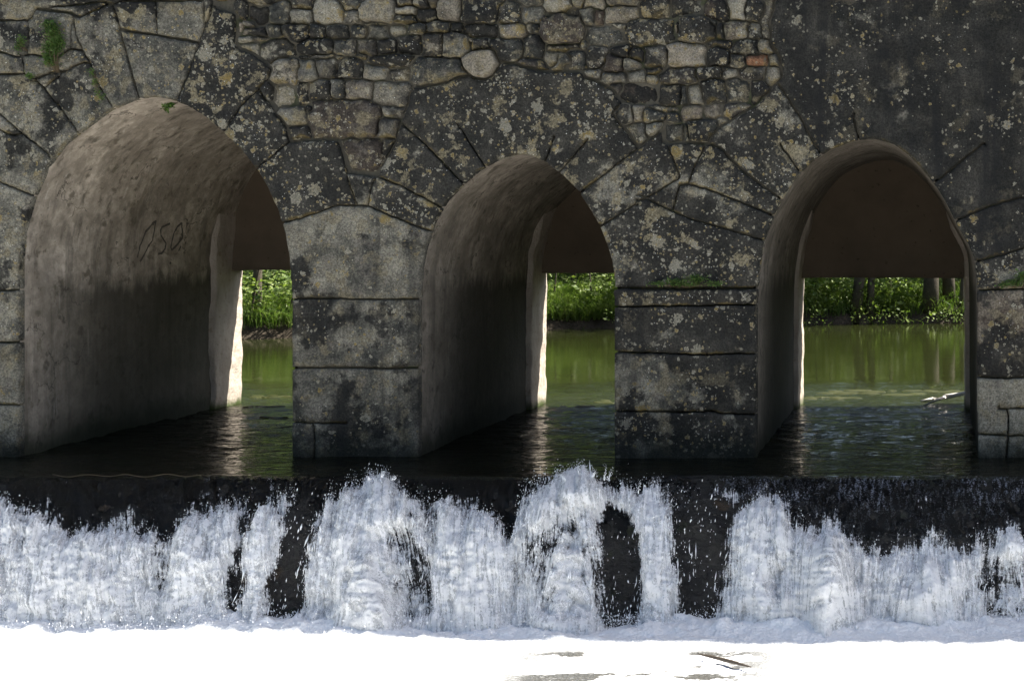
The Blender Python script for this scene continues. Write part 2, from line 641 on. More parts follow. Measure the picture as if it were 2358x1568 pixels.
M_STEM = mat_plain('dry_stem', (0.06, 0.045, 0.025), (0.13, 0.10, 0.06), 30)
M_SOIL = mat_plain('bank_soil', (0.018, 0.014, 0.010), (0.06, 0.045, 0.03), 6, 0.95, 0.8)
M_GROUND = mat_plain('meadow_ground', (0.03, 0.05, 0.012), (0.07, 0.085, 0.03), 1.5, 0.95, 0.8)
M_ALGAE = mat_plain('algae', (0.014, 0.018, 0.003), (0.040, 0.042, 0.008), 9, 0.45, 0.4)
M_DRIFT = mat_plain('bleached_wood', (0.60, 0.56, 0.50), (0.80, 0.77, 0.72), 12, 0.8, 0.5)
M_TWIG = mat_plain('wet_twig', (0.03, 0.022, 0.015), (0.10, 0.08, 0.06), 20, 0.5, 0.6)
M_DROP = mat_plain('water_drops', (0.78, 0.80, 0.82), (0.86, 0.87, 0.88), 5, 0.2, 0.0, 0.5)
# ------------------------------------------------------------------ the bridge: traced outlines (units of PX on its face)
ARCH = [
    dict(L=[(47, 1250), (47, 640), (49, 590), (55, 530), (75, 460), (108, 385), (148, 332), (190, 300), (250, 255), (305, 231)],
         A=(350, 222), R=[(395, 229), (440, 246), (480, 271), (520, 305), (560, 345), (592, 383), (622, 432), (645, 480), (661, 535), (671, 590), (677, 670), (680, 1250)], lintel=622),
    dict(L=[(965, 1250), (966, 800), (967, 690), (970, 620), (980, 570), (1000, 510), (1030, 460), (1065, 425), (1100, 395), (1140, 372), (1178, 358)],
         A=(1205, 354), R=[(1235, 362), (1265, 378), (1300, 405), (1335, 440), (1365, 485), (1385, 520), (1401, 560), (1413, 600), (1419, 640), (1422, 700), (1422, 1250)], lintel=629),
    dict(L=[(1742, 1250), (1742, 700), (1746, 640), (1754, 580), (1764, 540), (1780, 500), (1805, 450), (1835, 405), (1870, 370), (1910, 345), (1960, 326)],
         A=(2010, 318), R=[(2060, 332), (2100, 362), (2135, 400), (2165, 440), (2190, 485), (2212, 530), (2232, 562), (2246, 595), (2252, 650), (2254, 1250)], lintel=640),
]
Y_BACK, Y_TYMP, Y_JAMB = 2.49, 2.34, 2.06
Z_TOP = 6.1


def side_x(a, yd, grow=0.0):
    """left and right edge of an opening at height yd"""
    l = a['L'] + [a['A']]
    r = [a['A']] + a['R']
    ly, lx = [q[1] for q in l][::-1], [q[0] for q in l][::-1]
    ry, rx = [q[1] for q in r], [q[0] for q in r]
    return np.interp(yd, ly, lx) - grow, np.interp(yd, ry, rx) + grow


def smooth_profile(a, n=150):
    """resampled, slightly rounded outline of an opening, left foot -> apex -> right foot"""
    P = np.array(a['L'] + [a['A']] + a['R'], float)
    for _ in range(2):
        Q = [P[0]]
        for i in range(len(P) - 1):
            Q += [P[i] * 0.75 + P[i + 1] * 0.25, P[i] * 0.25 + P[i + 1] * 0.75]
        Q.append(P[-1])
        P = np.array(Q)
    s = np.r_[0, np.cumsum(np.hypot(*np.diff(P, axis=0).T))]
    u = np.linspace(0, s[-1], n)
    return np.stack([np.interp(u, s, P[:, 0]), np.interp(u, s, P[:, 1])], 1)


# joints and cracks: (width, points)
JOINTS = [
    (5, [(-260, 245), (0, 260), (56, 309), (117, 357)]), (5, [(-260, 380), (0, 418), (71, 449), (125, 463)]),
    (5, [(59, 171), (86, 184), (138, 243), (187, 311), (200, 322)]), (6, [(-260, 182), (0, 173), (59, 171)]),
    (4, [(-260, 300), (0, 296), (25, 312), (56, 309)]),
    (5, [(102, 206), (155, 164), (197, 145), (211, 148)]), (7, [(86, 184), (120, 168), (155, 164)]),
    (5, [(67, 49), (70, 90), (67, 125)]), (6, [(-260, 125), (0, 120), (43, 132), (79, 127), (132, 137), (165, 113), (194, 118)]),
    (4, [(59, 171), (61, 150), (55, 132)]),
    (5, [(174, 43), (179, 82), (194, 115), (211, 148), (230, 197), (262, 246), (268, 262)]),
    (4, [(174, 43), (168, 80), (168, 105)]),
    (6, [(-260, 60), (0, 49), (69, 48), (89, 23)]), (8, [(89, 23), (165, 31), (184, 41), (253, 12), (263, 13)]),
    (8, [(263, 13), (276, 59), (290, 110), (316, 204), (326, 236)]), (8, [(276, 68), (300, 73), (385, 86), (438, 95), (460, 100)]),
    (4, [(363, 2), (365, 80)]), (6, [(470, -20), (474, 66), (454, 122), (418, 219), (410, 236)]),
    (6, [(89, 23), (243, 5), (263, 13)]), (6, [(263, 13), (280, 5), (467, 3)]), (7, [(474, 66), (490, 25), (490, -20)]),
    (5, [(600, 205), (559, 243), (520, 303), (510, 315)]), (5, [(668, 326), (635, 355), (599, 385), (580, 400)]),
    (5, [(780, 320), (803, 408), (819, 461), (824, 474)]), (5, [(924, 283), (980, 332), (1068, 423), (1082, 438)]),
    (6, [(908, 329), (882, 378), (872, 405)]), (5, [(868, 405), (931, 431), (1017, 477), (1030, 484)]),
    (4, [(697, 503), (763, 479), (780, 474), (849, 474), (941, 513), (1000, 535)]), (3, [(640, 518), (660, 512), (697, 503)]),
    (4, [(805, 400), (868, 408)]), (4, [(849, 474), (855, 440), (868, 408)]),
    (5, [(1058, 290), (1122, 390), (1128, 402)]), (3, [(1164, 230), (1182, 345)]),
    (5, [(1279, 316), (1255, 377), (1250, 390)]), (4, [(1355, 322), (1288, 400), (1280, 410)]),
    (6, [(1508, 314), (1467, 345), (1335, 447), (1320, 458)]), (4, [(1467, 470), (1394, 516), (1375, 528)]),
    (4, [(1535, 329), (1555, 375), (1564, 400)]), (5, [(1628, 329), (1600, 385), (1585, 424)]),
    (7, [(1622, 330), (1640, 334), (1664, 345), (1706, 389), (1801, 461), (1812, 470)]),
    (5, [(1566, 428), (1582, 423), (1640, 440), (1706, 465), (1777, 495), (1795, 502)]),
    (4, [(1470, 447), (1490, 457), (1549, 487), (1598, 507), (1680, 529), (1761, 554), (1775, 560)]),
    (4, [(1585, 424), (1566, 428), (1549, 487)]), (5, [(1470, 462), (1490, 457), (1566, 410), (1564, 396)]),
    (6, [(1790, 192), (1824, 241), (1892, 360), (1900, 372)]), (5, [(1797, 334), (1839, 393), (1850, 405)]),
    (3, [(1757, 381), (1795, 423)]), (7, [(2050, 114), (2040, 199), (2023, 271)]), (4, [(2112, 152), (2103, 200)]),
    (3, [(2076, 288), (2063, 326)]), (4, [(2264, 330), (2167, 410), (2150, 420)]),
    (5, [(2640, 430), (2358, 453), (2281, 474), (2217, 501), (2200, 508)]), (5, [(2640, 560), (2358, 571), (2255, 601), (2230, 604)]),
    (3, [(1964, 265), (1975, 310), (1978, 330)]),
    # pier courses
    (7, [(1405, 663), (1560, 665), (1760, 664)]), (6, [(2240, 668), (2400, 664), (2640, 664)]),
    (5, [(670, 688), (760, 686), (860, 689), (985, 688)]), (6, [(670, 847), (800, 845), (900, 848), (985, 846)]),
    (4, [(670, 972), (760, 974), (800, 973)]), (4, [(725, 975), (728, 1035), (722, 1240)]),
    (3, [(1405, 706), (1500, 704), (1600, 703), (1760, 700)]), (3, [(1405, 808), (1500, 811), (1600, 814), (1760, 812)]),
    (5, [(1405, 943), (1500, 945), (1560, 947), (1650, 944), (1660, 949), (1760, 952)]),
    (6, [(2240, 866), (2300, 870), (2400, 868), (2640, 866)]), (6, [(2240, 998), (2320, 1001), (2400, 1000), (2640, 1002)]),
    (5, [(2320, 1001), (2317, 1060), (2318, 1250)]), (3, [(2318, 939), (2322, 965), (2320, 1001)]), (3, [(2300, 940), (2358, 938), (2500, 940)]),
    (5, [(-260, 672), (0, 669), (30, 668), (60, 667)]), (5, [(-260, 792), (0, 788), (60, 786)]), (4, [(-260, 925), (0, 930), (60, 934)]),
    (4, [(-130, 669), (-132, 788)]), (4, [(-80, 792), (-82, 930)]), (4, [(-150, 930), (-150, 1250)]), (4, [(2480, 668), (2482, 866)]),
    (4, [(-120, 382), (-118, 480), (-118, 672)]), (4, [(-110, 125), (-112, 180), (-110, 255)]),
]
RUBBLE = [(-262, -202), (1784, -202), (1785, 0), (1772, 60), (1772, 100), (1796, 135), (1800, 178), (1790, 192), (1744, 241), (1693, 271), (1650, 296), (1628, 329), (1527, 328), (1524, 296),
          (1508, 314), (1470, 338), (1411, 263), (1432, 236), (1410, 206), (1375, 186), (1345, 180), (1340, 163), (1247, 166), (1205, 152), (1150, 142), (1060, 180),
          (1000, 197), (950, 200), (938, 243), (924, 283), (908, 329), (882, 378), (868, 395), (810, 396), (780, 322), (700, 322), (668, 326), (661, 290), (628, 250), (600, 205), (619, 184), (623, 155),
          (590, 128), (545, 108), (540, 30), (500, 20), (490, -6), (-262, -6)]
# rubble stones, traced as boxes: (x origin, scale, boxes)
R2 = [(0,40,55,150),(60,40,215,170),(215,20,360,165),(360,0,520,70),(355,70,510,165),(513,5,722,172),(690,0,900,68),(725,85,850,168),(850,5,1095,155),(1098,0,1212,50),(1100,52,1240,108),
      (1213,0,1318,55),(1320,0,1385,60),(1090,108,1230,165),(1233,62,1380,160),(1385,0,1550,150),(1550,0,1810,155),(100,0,250,45),(0,155,20,230),(30,150,105,195),(10,195,190,250),(190,180,305,270),
      (310,180,480,300),(490,185,598,272),(600,178,765,275),(770,180,890,260),(885,180,1030,275),(1045,180,1160,250),(1165,168,1310,235),(1312,150,1475,232),(1475,165,1560,220),(1560,170,1800,265),(880,150,1000,180),
      (0,255,85,305),(0,300,135,390),(90,258,220,305),(135,262,398,415),(400,272,650,400),(652,278,820,388),(818,285,960,388),(960,290,1090,370),(1110,250,1280,380),(1275,235,1425,400),(1425,235,1620,405),
      (1590,260,1635,312),(1618,275,1750,380),(400,385,500,415),(505,378,660,420),(245,410,412,605),(412,420,538,575),(540,405,680,548),(685,410,858,555),(820,388,885,425),(680,395,720,430),(890,390,1190,470),
      (860,450,1025,550),(1025,470,1190,580),(1190,410,1560,600),(150,615,232,695),(235,590,400,750),(390,570,490,730),(455,565,640,705),(640,565,735,690),(735,560,910,705),(930,570,1190,740),
      (305,750,470,880),(340,878,485,975),(485,700,985,965),(960,835,1110,965),(995,755,1150,822),(470,740,510,780),(565,970,690,1030),(690,970,1010,1200),(1010,985,1075,1150)]
R3 = [(130,40,280,165),(280,55,460,168),(330,0,455,35),(455,0,650,95),(465,95,520,160),(600,62,692,150),(650,0,720,60),(725,0,875,62),(695,62,800,180),(795,85,868,182),(878,40,1110,165),(900,0,1110,40),(1110,0,1330,130),
      (1335,0,1555,125),(1560,25,1740,150),(130,170,325,265),(325,165,372,228),(372,172,428,228),(425,95,725,310),(730,185,1015,325),(920,165,1000,210),(1005,172,1035,208),(1020,130,1375,300),
      (1350,160,1395,240),(1390,115,1645,300),(1590,130,1665,180),(1650,155,1710,270),(75,285,300,400),(300,255,450,410),(455,312,690,355),(455,360,545,445),(545,390,680,460),(610,350,750,490),
      (700,270,755,340),(745,325,890,465),(870,395,1005,500),(935,320,1045,410),(1005,400,1110,490),(1050,360,1150,430),(1150,335,1310,470),(1320,310,1580,470),(1590,330,1745,450),(1600,285,1800,330),
      (310,420,435,500),(735,505,850,550),(860,512,1022,580),(1025,505,1165,575),(1165,525,1245,595),(1170,475,1300,520),(1225,478,1510,595),(1510,490,1705,550),(1705,480,1800,550),(925,590,990,650),(990,590,1245,730),
      (1255,605,1410,738),(1410,600,1470,735),(1440,605,1560,735),(1540,560,1725,715),(930,765,975,850),(965,720,1070,855),(1065,735,1140,860),(1150,760,1300,855),(1185,740,1405,800),(1300,790,1405,860),(1405,740,1555,845),(1560,735,1690,830),
      (1040,860,1170,960),(1165,860,1280,950),(1285,870,1430,985),(1430,890,1465,980),(1465,840,1660,985),(1660,825,1730,915)]
R4 = [(135,15,220,108),(235,25,325,110),(105,120,240,215),(240,140,310,205),(310,30,420,210),(240,295,350,355),(145,300,222,380),(150,215,300,300),(180,365,325,430),
      (300,220,380,290),(350,300,420,360),(330,370,400,440),(120,430,250,550),(250,440,330,540),(100,570,230,640)]
SEEDS = []
for boxes, ox, sc in ((R2, 552.7, 3.04), (R3, 1105.4, 3.04), (R4, 1621.2, 2.364)):
    for (a, b, c, d) in boxes:
        SEEDS.append((ox + (a + c) / 2 / sc, (b + d) / 2 / sc, (c - a) / 2 / sc, (d - b) / 2 / sc))
yy = -12.0                                  # courses above the picture's top edge
while yy > -205:
    h = rng.uniform(9, 22)
    xx = -270.0
    while xx < 1790:
        w = rng.uniform(12, 36)
        SEEDS.append((xx + w, yy - h, w, h * rng.uniform(0.9, 1.05)))
        xx += 2 * w
    yy -= 2 * h
SEEDS = np.array(SEEDS)

# label map over the face of the bridge
GS = 2.0
gx0, gy0 = -260.0, -200.0
NX, NY = int((2620 - gx0) / GS), int((1246 - gy0) / GS)
gx = gx0 + (np.arange(NX) + 0.5) * GS
gy = gy0 + (np.arange(NY) + 0.5) * GS
GX, GY = np.meshgrid(gx, gy)                # [row, col]
openm = np.zeros((NY, NX), bool)
for a in ARCH:
    l, r = side_x(a, GY, -2.0)
    openm |= (GX > l) & (GX < r) & (GY > a['A'][1] + 2)


def in_poly(poly, X, Y):
    r = np.zeros(X.shape, bool)
    n = len(poly)
    for i in range(n):
        (x0, y0), (x1, y1) = poly[i], poly[(i + 1) % n]
        if y0 == y1:
            continue
        c = ((y0 > Y) != (y1 > Y)) & (X < (x1 - x0) * (Y - y0) / (y1 - y0) + x0)
        r ^= c
    return r


wxn = fbm(GX / 22, GY / 22, 0, 3, 5) * 5.5
wyn = fbm(GX / 22, GY / 22, 0, 3, 9) * 5.5
QX, QY = GX + wxn * 0.8, GY + wyn * 0.8
JX, JY = GX + wxn * 0.22 + 1.6 * fbm(GX / 7, GY / 7, 1, 2, 15), GY + wyn * 0.22 + 1.6 * fbm(GX / 7, GY / 7, 2, 2, 16)
rub = in_poly(RUBBLE, QX, QY) & ~openm
joint = np.zeros((NY, NX), bool)
for w, pts in JOINTS:
    for (x0, y0), (x1, y1) in zip(pts[:-1], pts[1:]):
        c0, c1 = int((min(x0, x1) - 14 - gx0) / GS), int((max(x0, x1) + 14 - gx0) / GS) + 1
        r0, r1 = int((min(y0, y1) - 14 - gy0) / GS), int((max(y0, y1) + 14 - gy0) / GS) + 1
        c0, r0 = max(c0, 0), max(r0, 0)
        sx, sy = JX[r0:r1, c0:c1], JY[r0:r1, c0:c1]
        dx, dy = x1 - x0, y1 - y0
        t = np.clip(((sx - x0) * dx + (sy - y0) * dy) / (dx * dx + dy * dy), 0, 1)
        d = np.hypot(sx - x0 - t * dx, sy - y0 - t * dy)
        joint[r0:r1, c0:c1] |= d < np.maximum(1.32, w / 2 - 1.2 + 0.30 * wxn[r0:r1, c0:c1] / 2)

best = np.full((NY, NX), 9.0)
second = np.full((NY, NX), 9.0)
lab = np.full((NY, NX), -1)
for i, (sx, sy, sw, sh) in enumerate(SEEDS):
    sw, sh = sw + 1.0, sh + 1.0
    c0, c1 = max(0, int((sx - sw * 1.9 - 24 - gx0) / GS)), min(NX, int((sx + sw * 1.9 + 24 - gx0) / GS))
    r0, r1 = max(0, int((sy - sh * 1.9 - 24 - gy0) / GS)), min(NY, int((sy + sh * 1.9 + 24 - gy0) / GS))
    if c0 >= c1 or r0 >= r1:
        continue
    X, Y = QX[r0:r1, c0:c1] - sx, QY[r0:r1, c0:c1] - sy
    d = ((np.abs(X) / sw) ** 4.2 + (np.abs(Y) / sh) ** 4.2) ** (1 / 4.2)
    d = 1 + (d - 1) * min(sw, sh) / 14.0     # gaps measured in length, not in stone sizes
    b, s2, lb = best[r0:r1, c0:c1], second[r0:r1, c0:c1], lab[r0:r1, c0:c1]
    up = d < b
    s2[up] = b[up]
    s2[~up] = np.minimum(s2[~up], d[~up])
    b[up] = d[up]
    lb[up] = i
# a stone keeps its cell out to the neighbour, minus a joint
L = np.zeros((NY, NX), np.int32)
rsel = rub & (lab >= 0) & (second - best > 0.10 + 0.05 * wyn / 5) & (best < 2.0)
L[rsel] = lab[rsel] + 1
# border between rubble and the big stones
edge = np.zeros_like(rub)
for ax, sh in ((0, 1), (0, -1), (1, 1), (1, -1)):
    edge |= np.roll(rub, sh, ax) != rub
edge2 = edge.copy()
for ax, sh in ((0, 1), (1, 1)):
    edge2 |= np.roll(edge, sh, ax)
L[edge2] = 0
free = ~rub & ~openm & ~joint & ~edge2
# the loose pale slab sticking out over the rubble
SLAB = [(1068, 137), (1080, 128), (1097, 120), (1135, 117), (1150, 148), (1133, 173), (1118, 180), (1095, 178), (1074, 160)]
slabm = in_poly(SLAB, GX, GY)
grow = in_poly([(1064, 136), (1096, 114), (1138, 112), (1156, 149), (1136, 178), (1116, 186), (1092, 183), (1068, 162)], GX, GY)
L[grow] = 0
free &= ~grow

# connected pieces of the un-rubbled face
par = []


def find(a):
    while par[a] != a:
        par[a] = par[par[a]]
        a = par[a]
    return a


runlab = np.full((NY, NX), -1, np.int32)
prev = []
for r in range(NY):
    m = np.r_[False, free[r], False].astype(np.int8)
    dm = np.diff(m)
    st, en = np.where(dm == 1)[0], np.where(dm == -1)[0]
    cur = []
    j = 0
    for s, e in zip(st, en):
        k = len(par)
        par.append(k)
        for (ps, pe, pk) in prev:
            if ps < e and pe > s:
                ra, rb = find(pk), find(k)
                if ra != rb:
                    par[rb] = ra
        cur.append((s, e, k))
        runlab[r, s:e] = k
    prev = cur
root = np.array([find(i) for i in range(len(par))])
cc = np.where(runlab >= 0, root[runlab], -1)
nid = len(SEEDS) + 2
SLAB_ID = nid
L[slabm] = nid
for rid, cnt in zip(*np.unique(cc[cc >= 0], return_counts=True)):
    if cnt > 40:
        nid += 1
        L[cc == rid] = nid


def outline(mask):
    """longest boundary loop of a mask, as grid corner points"""
    h, w = mask.shape
    m = np.zeros((h + 2, w + 2), bool)
    m[1:-1, 1:-1] = mask
    nxt = {}
    rr, c_ = np.where(m)
    for r, c in zip(rr.tolist(), c_.tolist()):
        if not m[r - 1, c]:
            nxt.setdefault((r, c), []).append((r, c + 1))
        if not m[r, c + 1]:
            nxt.setdefault((r, c + 1), []).append((r + 1, c + 1))
        if not m[r + 1, c]:
            nxt.setdefault((r + 1, c + 1), []).append((r + 1, c))
        if not m[r, c - 1]:
            nxt.setdefault((r + 1, c), []).append((r, c))
    bestl = []
    while nxt:
        s = next(iter(nxt))
        loop = [s]
        p = s
        pd = None
        while True:
            opts = nxt[p]
            if len(opts) > 1 and pd is not None:
                # keep the piece together: turn right first
                def turn(q):
                    d = (q[0] - p[0], q[1] - p[1])
                    return pd[0] * d[1] - pd[1] * d[0]
                q = sorted(opts, key=turn)[0]
            else:
                q = opts[0]
            opts.remove(q)
            if not opts:
                del nxt[p]
            pd = (q[0] - p[0], q[1] - p[1])
            p = q
            if p == s:
                break
            loop.append(p)
            if p not in nxt:
                break
        if len(loop) > len(bestl):
            bestl = loop
    return np.array(bestl, float) - 1


bridge = empty('stone_bridge', (0, 1.2, -0.5))
tag(bridge, 'old grey lichened stone bridge with three pointed arches standing over the weir', 'bridge')
bridge_inv = Vector((0, -1.2, 0.5))


def under(o, parent):
    """parent without moving: every part is modelled in world coordinates"""
    o.parent = parent
    p = parent
    off = Vector((0, 0, 0))
    while p:
        off += Vector(p.location)
        p = p.parent
    o.location = -off
    return o


# solid cores, set back behind the stones
def arch_ring(a, grow):
    P = smooth_profile(a, 60)
    c = P.mean(0)
    T = np.gradient(P, axis=0)
    Nn = np.stack([T[:, 1], -T[:, 0]], 1)
    Nn /= np.linalg.norm(Nn, axis=1)[:, None]
    Q = P + Nn * grow
    return Q


Y_CORE = 0.014
SPLIT = 664.0
face_poly = [(-1800, SPLIT)]
for a in ARCH:
    Q = arch_ring(a, 12)
    Q = Q[Q[:, 1] < SPLIT - 4]
    l, r = side_x(a, SPLIT, 12)
    face_poly += [(float(l), SPLIT)] + [tuple(q) for q in Q] + [(float(r), SPLIT)]
ztop_d = WL - Z_TOP / PX
face_poly += [(5400, SPLIT), (5400, WL - 6.9 / PX), (3600, WL - 6.9 / PX), (2500, ztop_d), (-1800, ztop_d)]
n = len(face_poly)
V = [(float(WX(x)), Y_CORE, float(WZ(y))) for x, y in face_poly] + [(float(WX(x)), Y_BACK, float(WZ(y))) for x, y in face_poly]
tri = delaunay_2d_cdt([Vector((v[0], v[2])) for v in V[:n]], [], [list(range(n))], 1, 1e-7)
tv, tf = tri[0], tri[2]
nv = len(tv)
V = [(v.x, Y_CORE, v.y) for v in tv] + [(v.x, Y_BACK, v.y) for v in tv]
F = [tuple(f) for f in tf] + [tuple(i + nv for i in reversed(f)) for f in tf]
base = len(V)
V += [(float(WX(x)), Y_CORE, float(WZ(y))) for x, y in face_poly] + [(float(WX(x)), Y_BACK, float(WZ(y))) for x, y in face_poly]
for i in range(n):
    j = (i + 1) % n
    F.append((base + i, base + j, base + n + j, base + n + i))
spandrel = under(obj('spandrel_wall', V, F, M_MORTAR, None, False), bridge)
PIER_X = [(-1800, 47), (680, 965), (1422, 1742), (2254, 5400)]
piers = []
for x0, x1 in PIER_X:
    v, f = box(float(WX(x0 + (4 if x0 > 0 else 0))), float(WX(x1 - (4 if x1 < 3000 else 0))), Y_CORE, Y_BACK - 0.003, -0.62, float(WZ(SPLIT)) - 0.002)
    p = under(obj('pier', v, f, M_MORTAR, None, False), bridge)
    piers.append(p)


def stone_mesh(pid, rub_stone, props):
    rows, cols = np.where(L == pid)
    r0, r1, c0, c1 = rows.min(), rows.max() + 1, cols.min(), cols.max() + 1
    sub = L[r0:r1, c0:c1] == pid
    lp = outline(sub)
    if len(lp) < 8:
        return None
    P = np.stack([gx0 + (lp[:, 1] + c0) * GS, gy0 + (lp[:, 0] + r0) * GS], 1)
    it = 5 if rub_stone else 3
    for _ in range(it):
        P = 0.25 * np.roll(P, 1, 0) + 0.5 * P + 0.25 * np.roll(P, -1, 0)
    P = P[::2]
    if len(P) < 5:
        return None
    area = len(rows) * GS * GS
    sp = 4.5 if area < 6000 else (6.0 if area < 40000 else 7.5)
    xs = np.arange(P[:, 0].min(), P[:, 0].max(), sp)
    ys = np.arange(P[:, 1].min(), P[:, 1].max(), sp)
    IX, IY = np.meshgrid(xs, ys)
    I = np.stack([IX.ravel(), IY.ravel()], 1) + rng.uniform(-0.35, 0.35, (IX.size, 2)) * sp
    ci = ((I[:, 0] - gx0) / GS).astype(int).clip(0, NX - 1)
    ri = ((I[:, 1] - gy0) / GS).astype(int).clip(0, NY - 1)
    I = I[L[ri, ci] == pid]
    # a tight ring just inside the outline keeps the arris crisp
    T = np.roll(P, -1, 0) - np.roll(P, 1, 0)
    T /= np.linalg.norm(T, axis=1)[:, None] + 1e-9
    R1 = P + np.stack([-T[:, 1], T[:, 0]], 1) * (0.95 if not rub_stone else 1.5)
    ci = ((R1[:, 0] - gx0) / GS).astype(int).clip(0, NX - 1)
    ri = ((R1[:, 1] - gy0) / GS).astype(int).clip(0, NY - 1)
    R1 = R1[L[ri, ci] == pid]
    I = np.concatenate([I, R1])
    if len(I):
        dd = np.empty(len(I))
        for s in range(0, len(I), 800):
            q = I[s:s + 800]
            dd[s:s + 800] = np.sqrt(((q[:, None, :] - P[None, :, :]) ** 2).sum(2).min(1))
        keep = (dd > 0.6) & ((dd > 3.4) | (np.arange(len(I)) >= len(I) - len(R1)))
        I, dd = I[keep], dd[keep]
    allp = np.concatenate([P, I]) if len(I) else P
    n = len(P)
    res = delaunay_2d_cdt([Vector(p) for p in allp], [], [list(range(n))], 1, 1e-4)
    rv, rf, orig = np.array([tuple(v) for v in res[0]]), res[2], res[3]
    if len(rf) == 0:
        return None
    isb = np.array([any(k < n for k in o) or len(o) == 0 for o in orig])
    D = np.zeros(len(rv))
    D[~isb] = [dd[o[0] - n] for o in np.array(orig, dtype=object)[~isb]] if (~isb).any() else []
    size = math.sqrt(area)
    if rub_stone:
        rad = min(5.0, size * 0.10)
        h = props['proud'] + props['bulge'] * (1 - np.exp(-D / rad)) + 0.018 * fbm(rv[:, 0] / 18, rv[:, 1] / 18, pid * 3.1, 3) + 0.005 * fbm(rv[:, 0] / 5, rv[:, 1] / 5, pid * 1.7, 2)
        tx, ty = rng.normal(0, 0.00022, 2)
        c = rv.mean(0)
        h = h + tx * (rv[:, 0] - c[0]) + ty * (rv[:, 1] - c[1])
    else:
        h = props['proud'] + props['bulge'] * (1 - np.exp(-D / 0.8)) + 0.010 * fbm(rv[:, 0] / 60, rv[:, 1] / 60, 2.2, 3) + 0.0045 * fbm(rv[:, 0] / 11, rv[:, 1] / 11, 7.7, 3)
    ywo = np.where(isb, Y_CORE + 0.012, -h)
    V = np.stack([WX(rv[:, 0]), ywo, WZ(rv[:, 1])], 1)
    return V, rf, P, size


n_st = 0
ids = [i for i in np.unique(L) if i > 0]
for pid in ids:
    rub_stone = pid <= len(SEEDS)
    cnt = (L == pid).sum()
    if cnt < 14:
        continue
    rows, cols = np.where(L == pid)
    cx, cy = gx[cols].mean(), gy[rows].mean()
    tone, film, lich, warm, moss, streak = 0.55, 0.3, 0.5, 0.0, 0.0, 0.25
    proud, bulge = 0.004, 0.022
    if rub_stone:
        tone = float(np.clip(rng.normal(0.34, 0.26), 0.0, 0.95))
        film = float(np.clip(rng.normal(0.42, 0.20), 0, 0.8))
        lich = float(np.clip(rng.normal(0.55, 0.15), 0.1, 0.85))
        proud = float(rng.normal(0.0, 0.012))
        bulge = float(rng.uniform(0.026, 0.042))
        if 1440 < cx < 1470 + 90 and cy < 60:
            film = 0.7
        if cx > 1050 and cx < 1180 and cy < 120:
            film = max(film, 0.5)
        if math.hypot(cx - 755, cy - 29) < 16:
            tone, film, lich = 1.0, 0.0, 0.6
        if math.hypot(cx - 1746, cy - 137) < 12:
            warm, film, tone, lich = 1.0, 0.0, 0.8, 0.1
        if math.hypot(cx - 1696, cy - 26) < 14:
            tone, film = 1.0, 0.0
        warm = max(warm, float(rng.choice([0.0, 0.04, 0.09, 0.15], p=[0.5, 0.3, 0.15, 0.05])))
    elif pid == SLAB_ID:
        tone, film, lich, proud, bulge = 0.85, 0.0, 0.15, 0.03, 0.03
        warm = 0.12
    elif cx > 1790 and cy < 560:
        tone, film, lich, streak = 0.30, 0.76, 0.16, 0.95
    elif cy > SPLIT - 10:
        bulge = 0.02
        if cx > 2240:
            tone, film, lich, streak, proud = 0.85, 0.10, 0.30, 0.2, 0.02
            if cy < 868:
                tone, film, warm = 0.35, 0.62, 0.15
        elif cx > 1400:
            proud = 0.045
            tone, film, lich, streak = 0.45, 0.55, 0.35, 0.6
            if cy < 812:
                film, warm, lich = 0.62, 0.10, 0.5
        elif cx > 600:
            tone, film, lich, streak = 0.42, 0.42, 0.22, 0.7
        else:
            tone, film, lich = 0.55, 0.40, 0.35
    else:
        tone = float(np.clip(rng.normal(0.5, 0.12), 0.2, 0.8))
        if cx < 480 and cy < 240:
            tone, film, lich = 0.42, 0.46, 0.6
        elif cx < 300:
            film, lich = 0.48, 0.62
        elif cx < 780:
            film, lich = 0.82, 0.8
        elif cy > 480 and 690 < cx < 980:
            tone, film, lich, streak = 0.50, 0.36, 0.2, 0.6
        elif 940 < cx < 1340:
            film, lich = 0.72, 0.6
        elif cx < 940:
            film, lich = 0.55, 0.68
        elif cy > 500:
            film, lich = 0.6, 0.7
        else:
            film, lich = 0.62, 0.66
    res = stone_mesh(pid, rub_stone, dict(proud=proud, bulge=bulge))
    if res is None:
        continue
    V, rf, P, size = res
    if cy > SPLIT - 6 and not rub_stone:
        pi = 0 if cx < 300 else 1 if cx < 1200 else 2 if cx < 2000 else 3
        name, parent = 'block', piers[pi]
    else:
        name, parent = ('stone' if rub_stone else 'large_stone'), spandrel
        if pid == SLAB_ID:
            name = 'slab'
    o = under(obj(name, V, rf, M_STONE), parent)
    o['tone'], o['film'], o['lichen'], o['warm'], o['moss'], o['streak'] = float(tone), float(film), float(lich), float(warm), float(moss), float(streak)
    n_st += 1
print('stones', n_st)


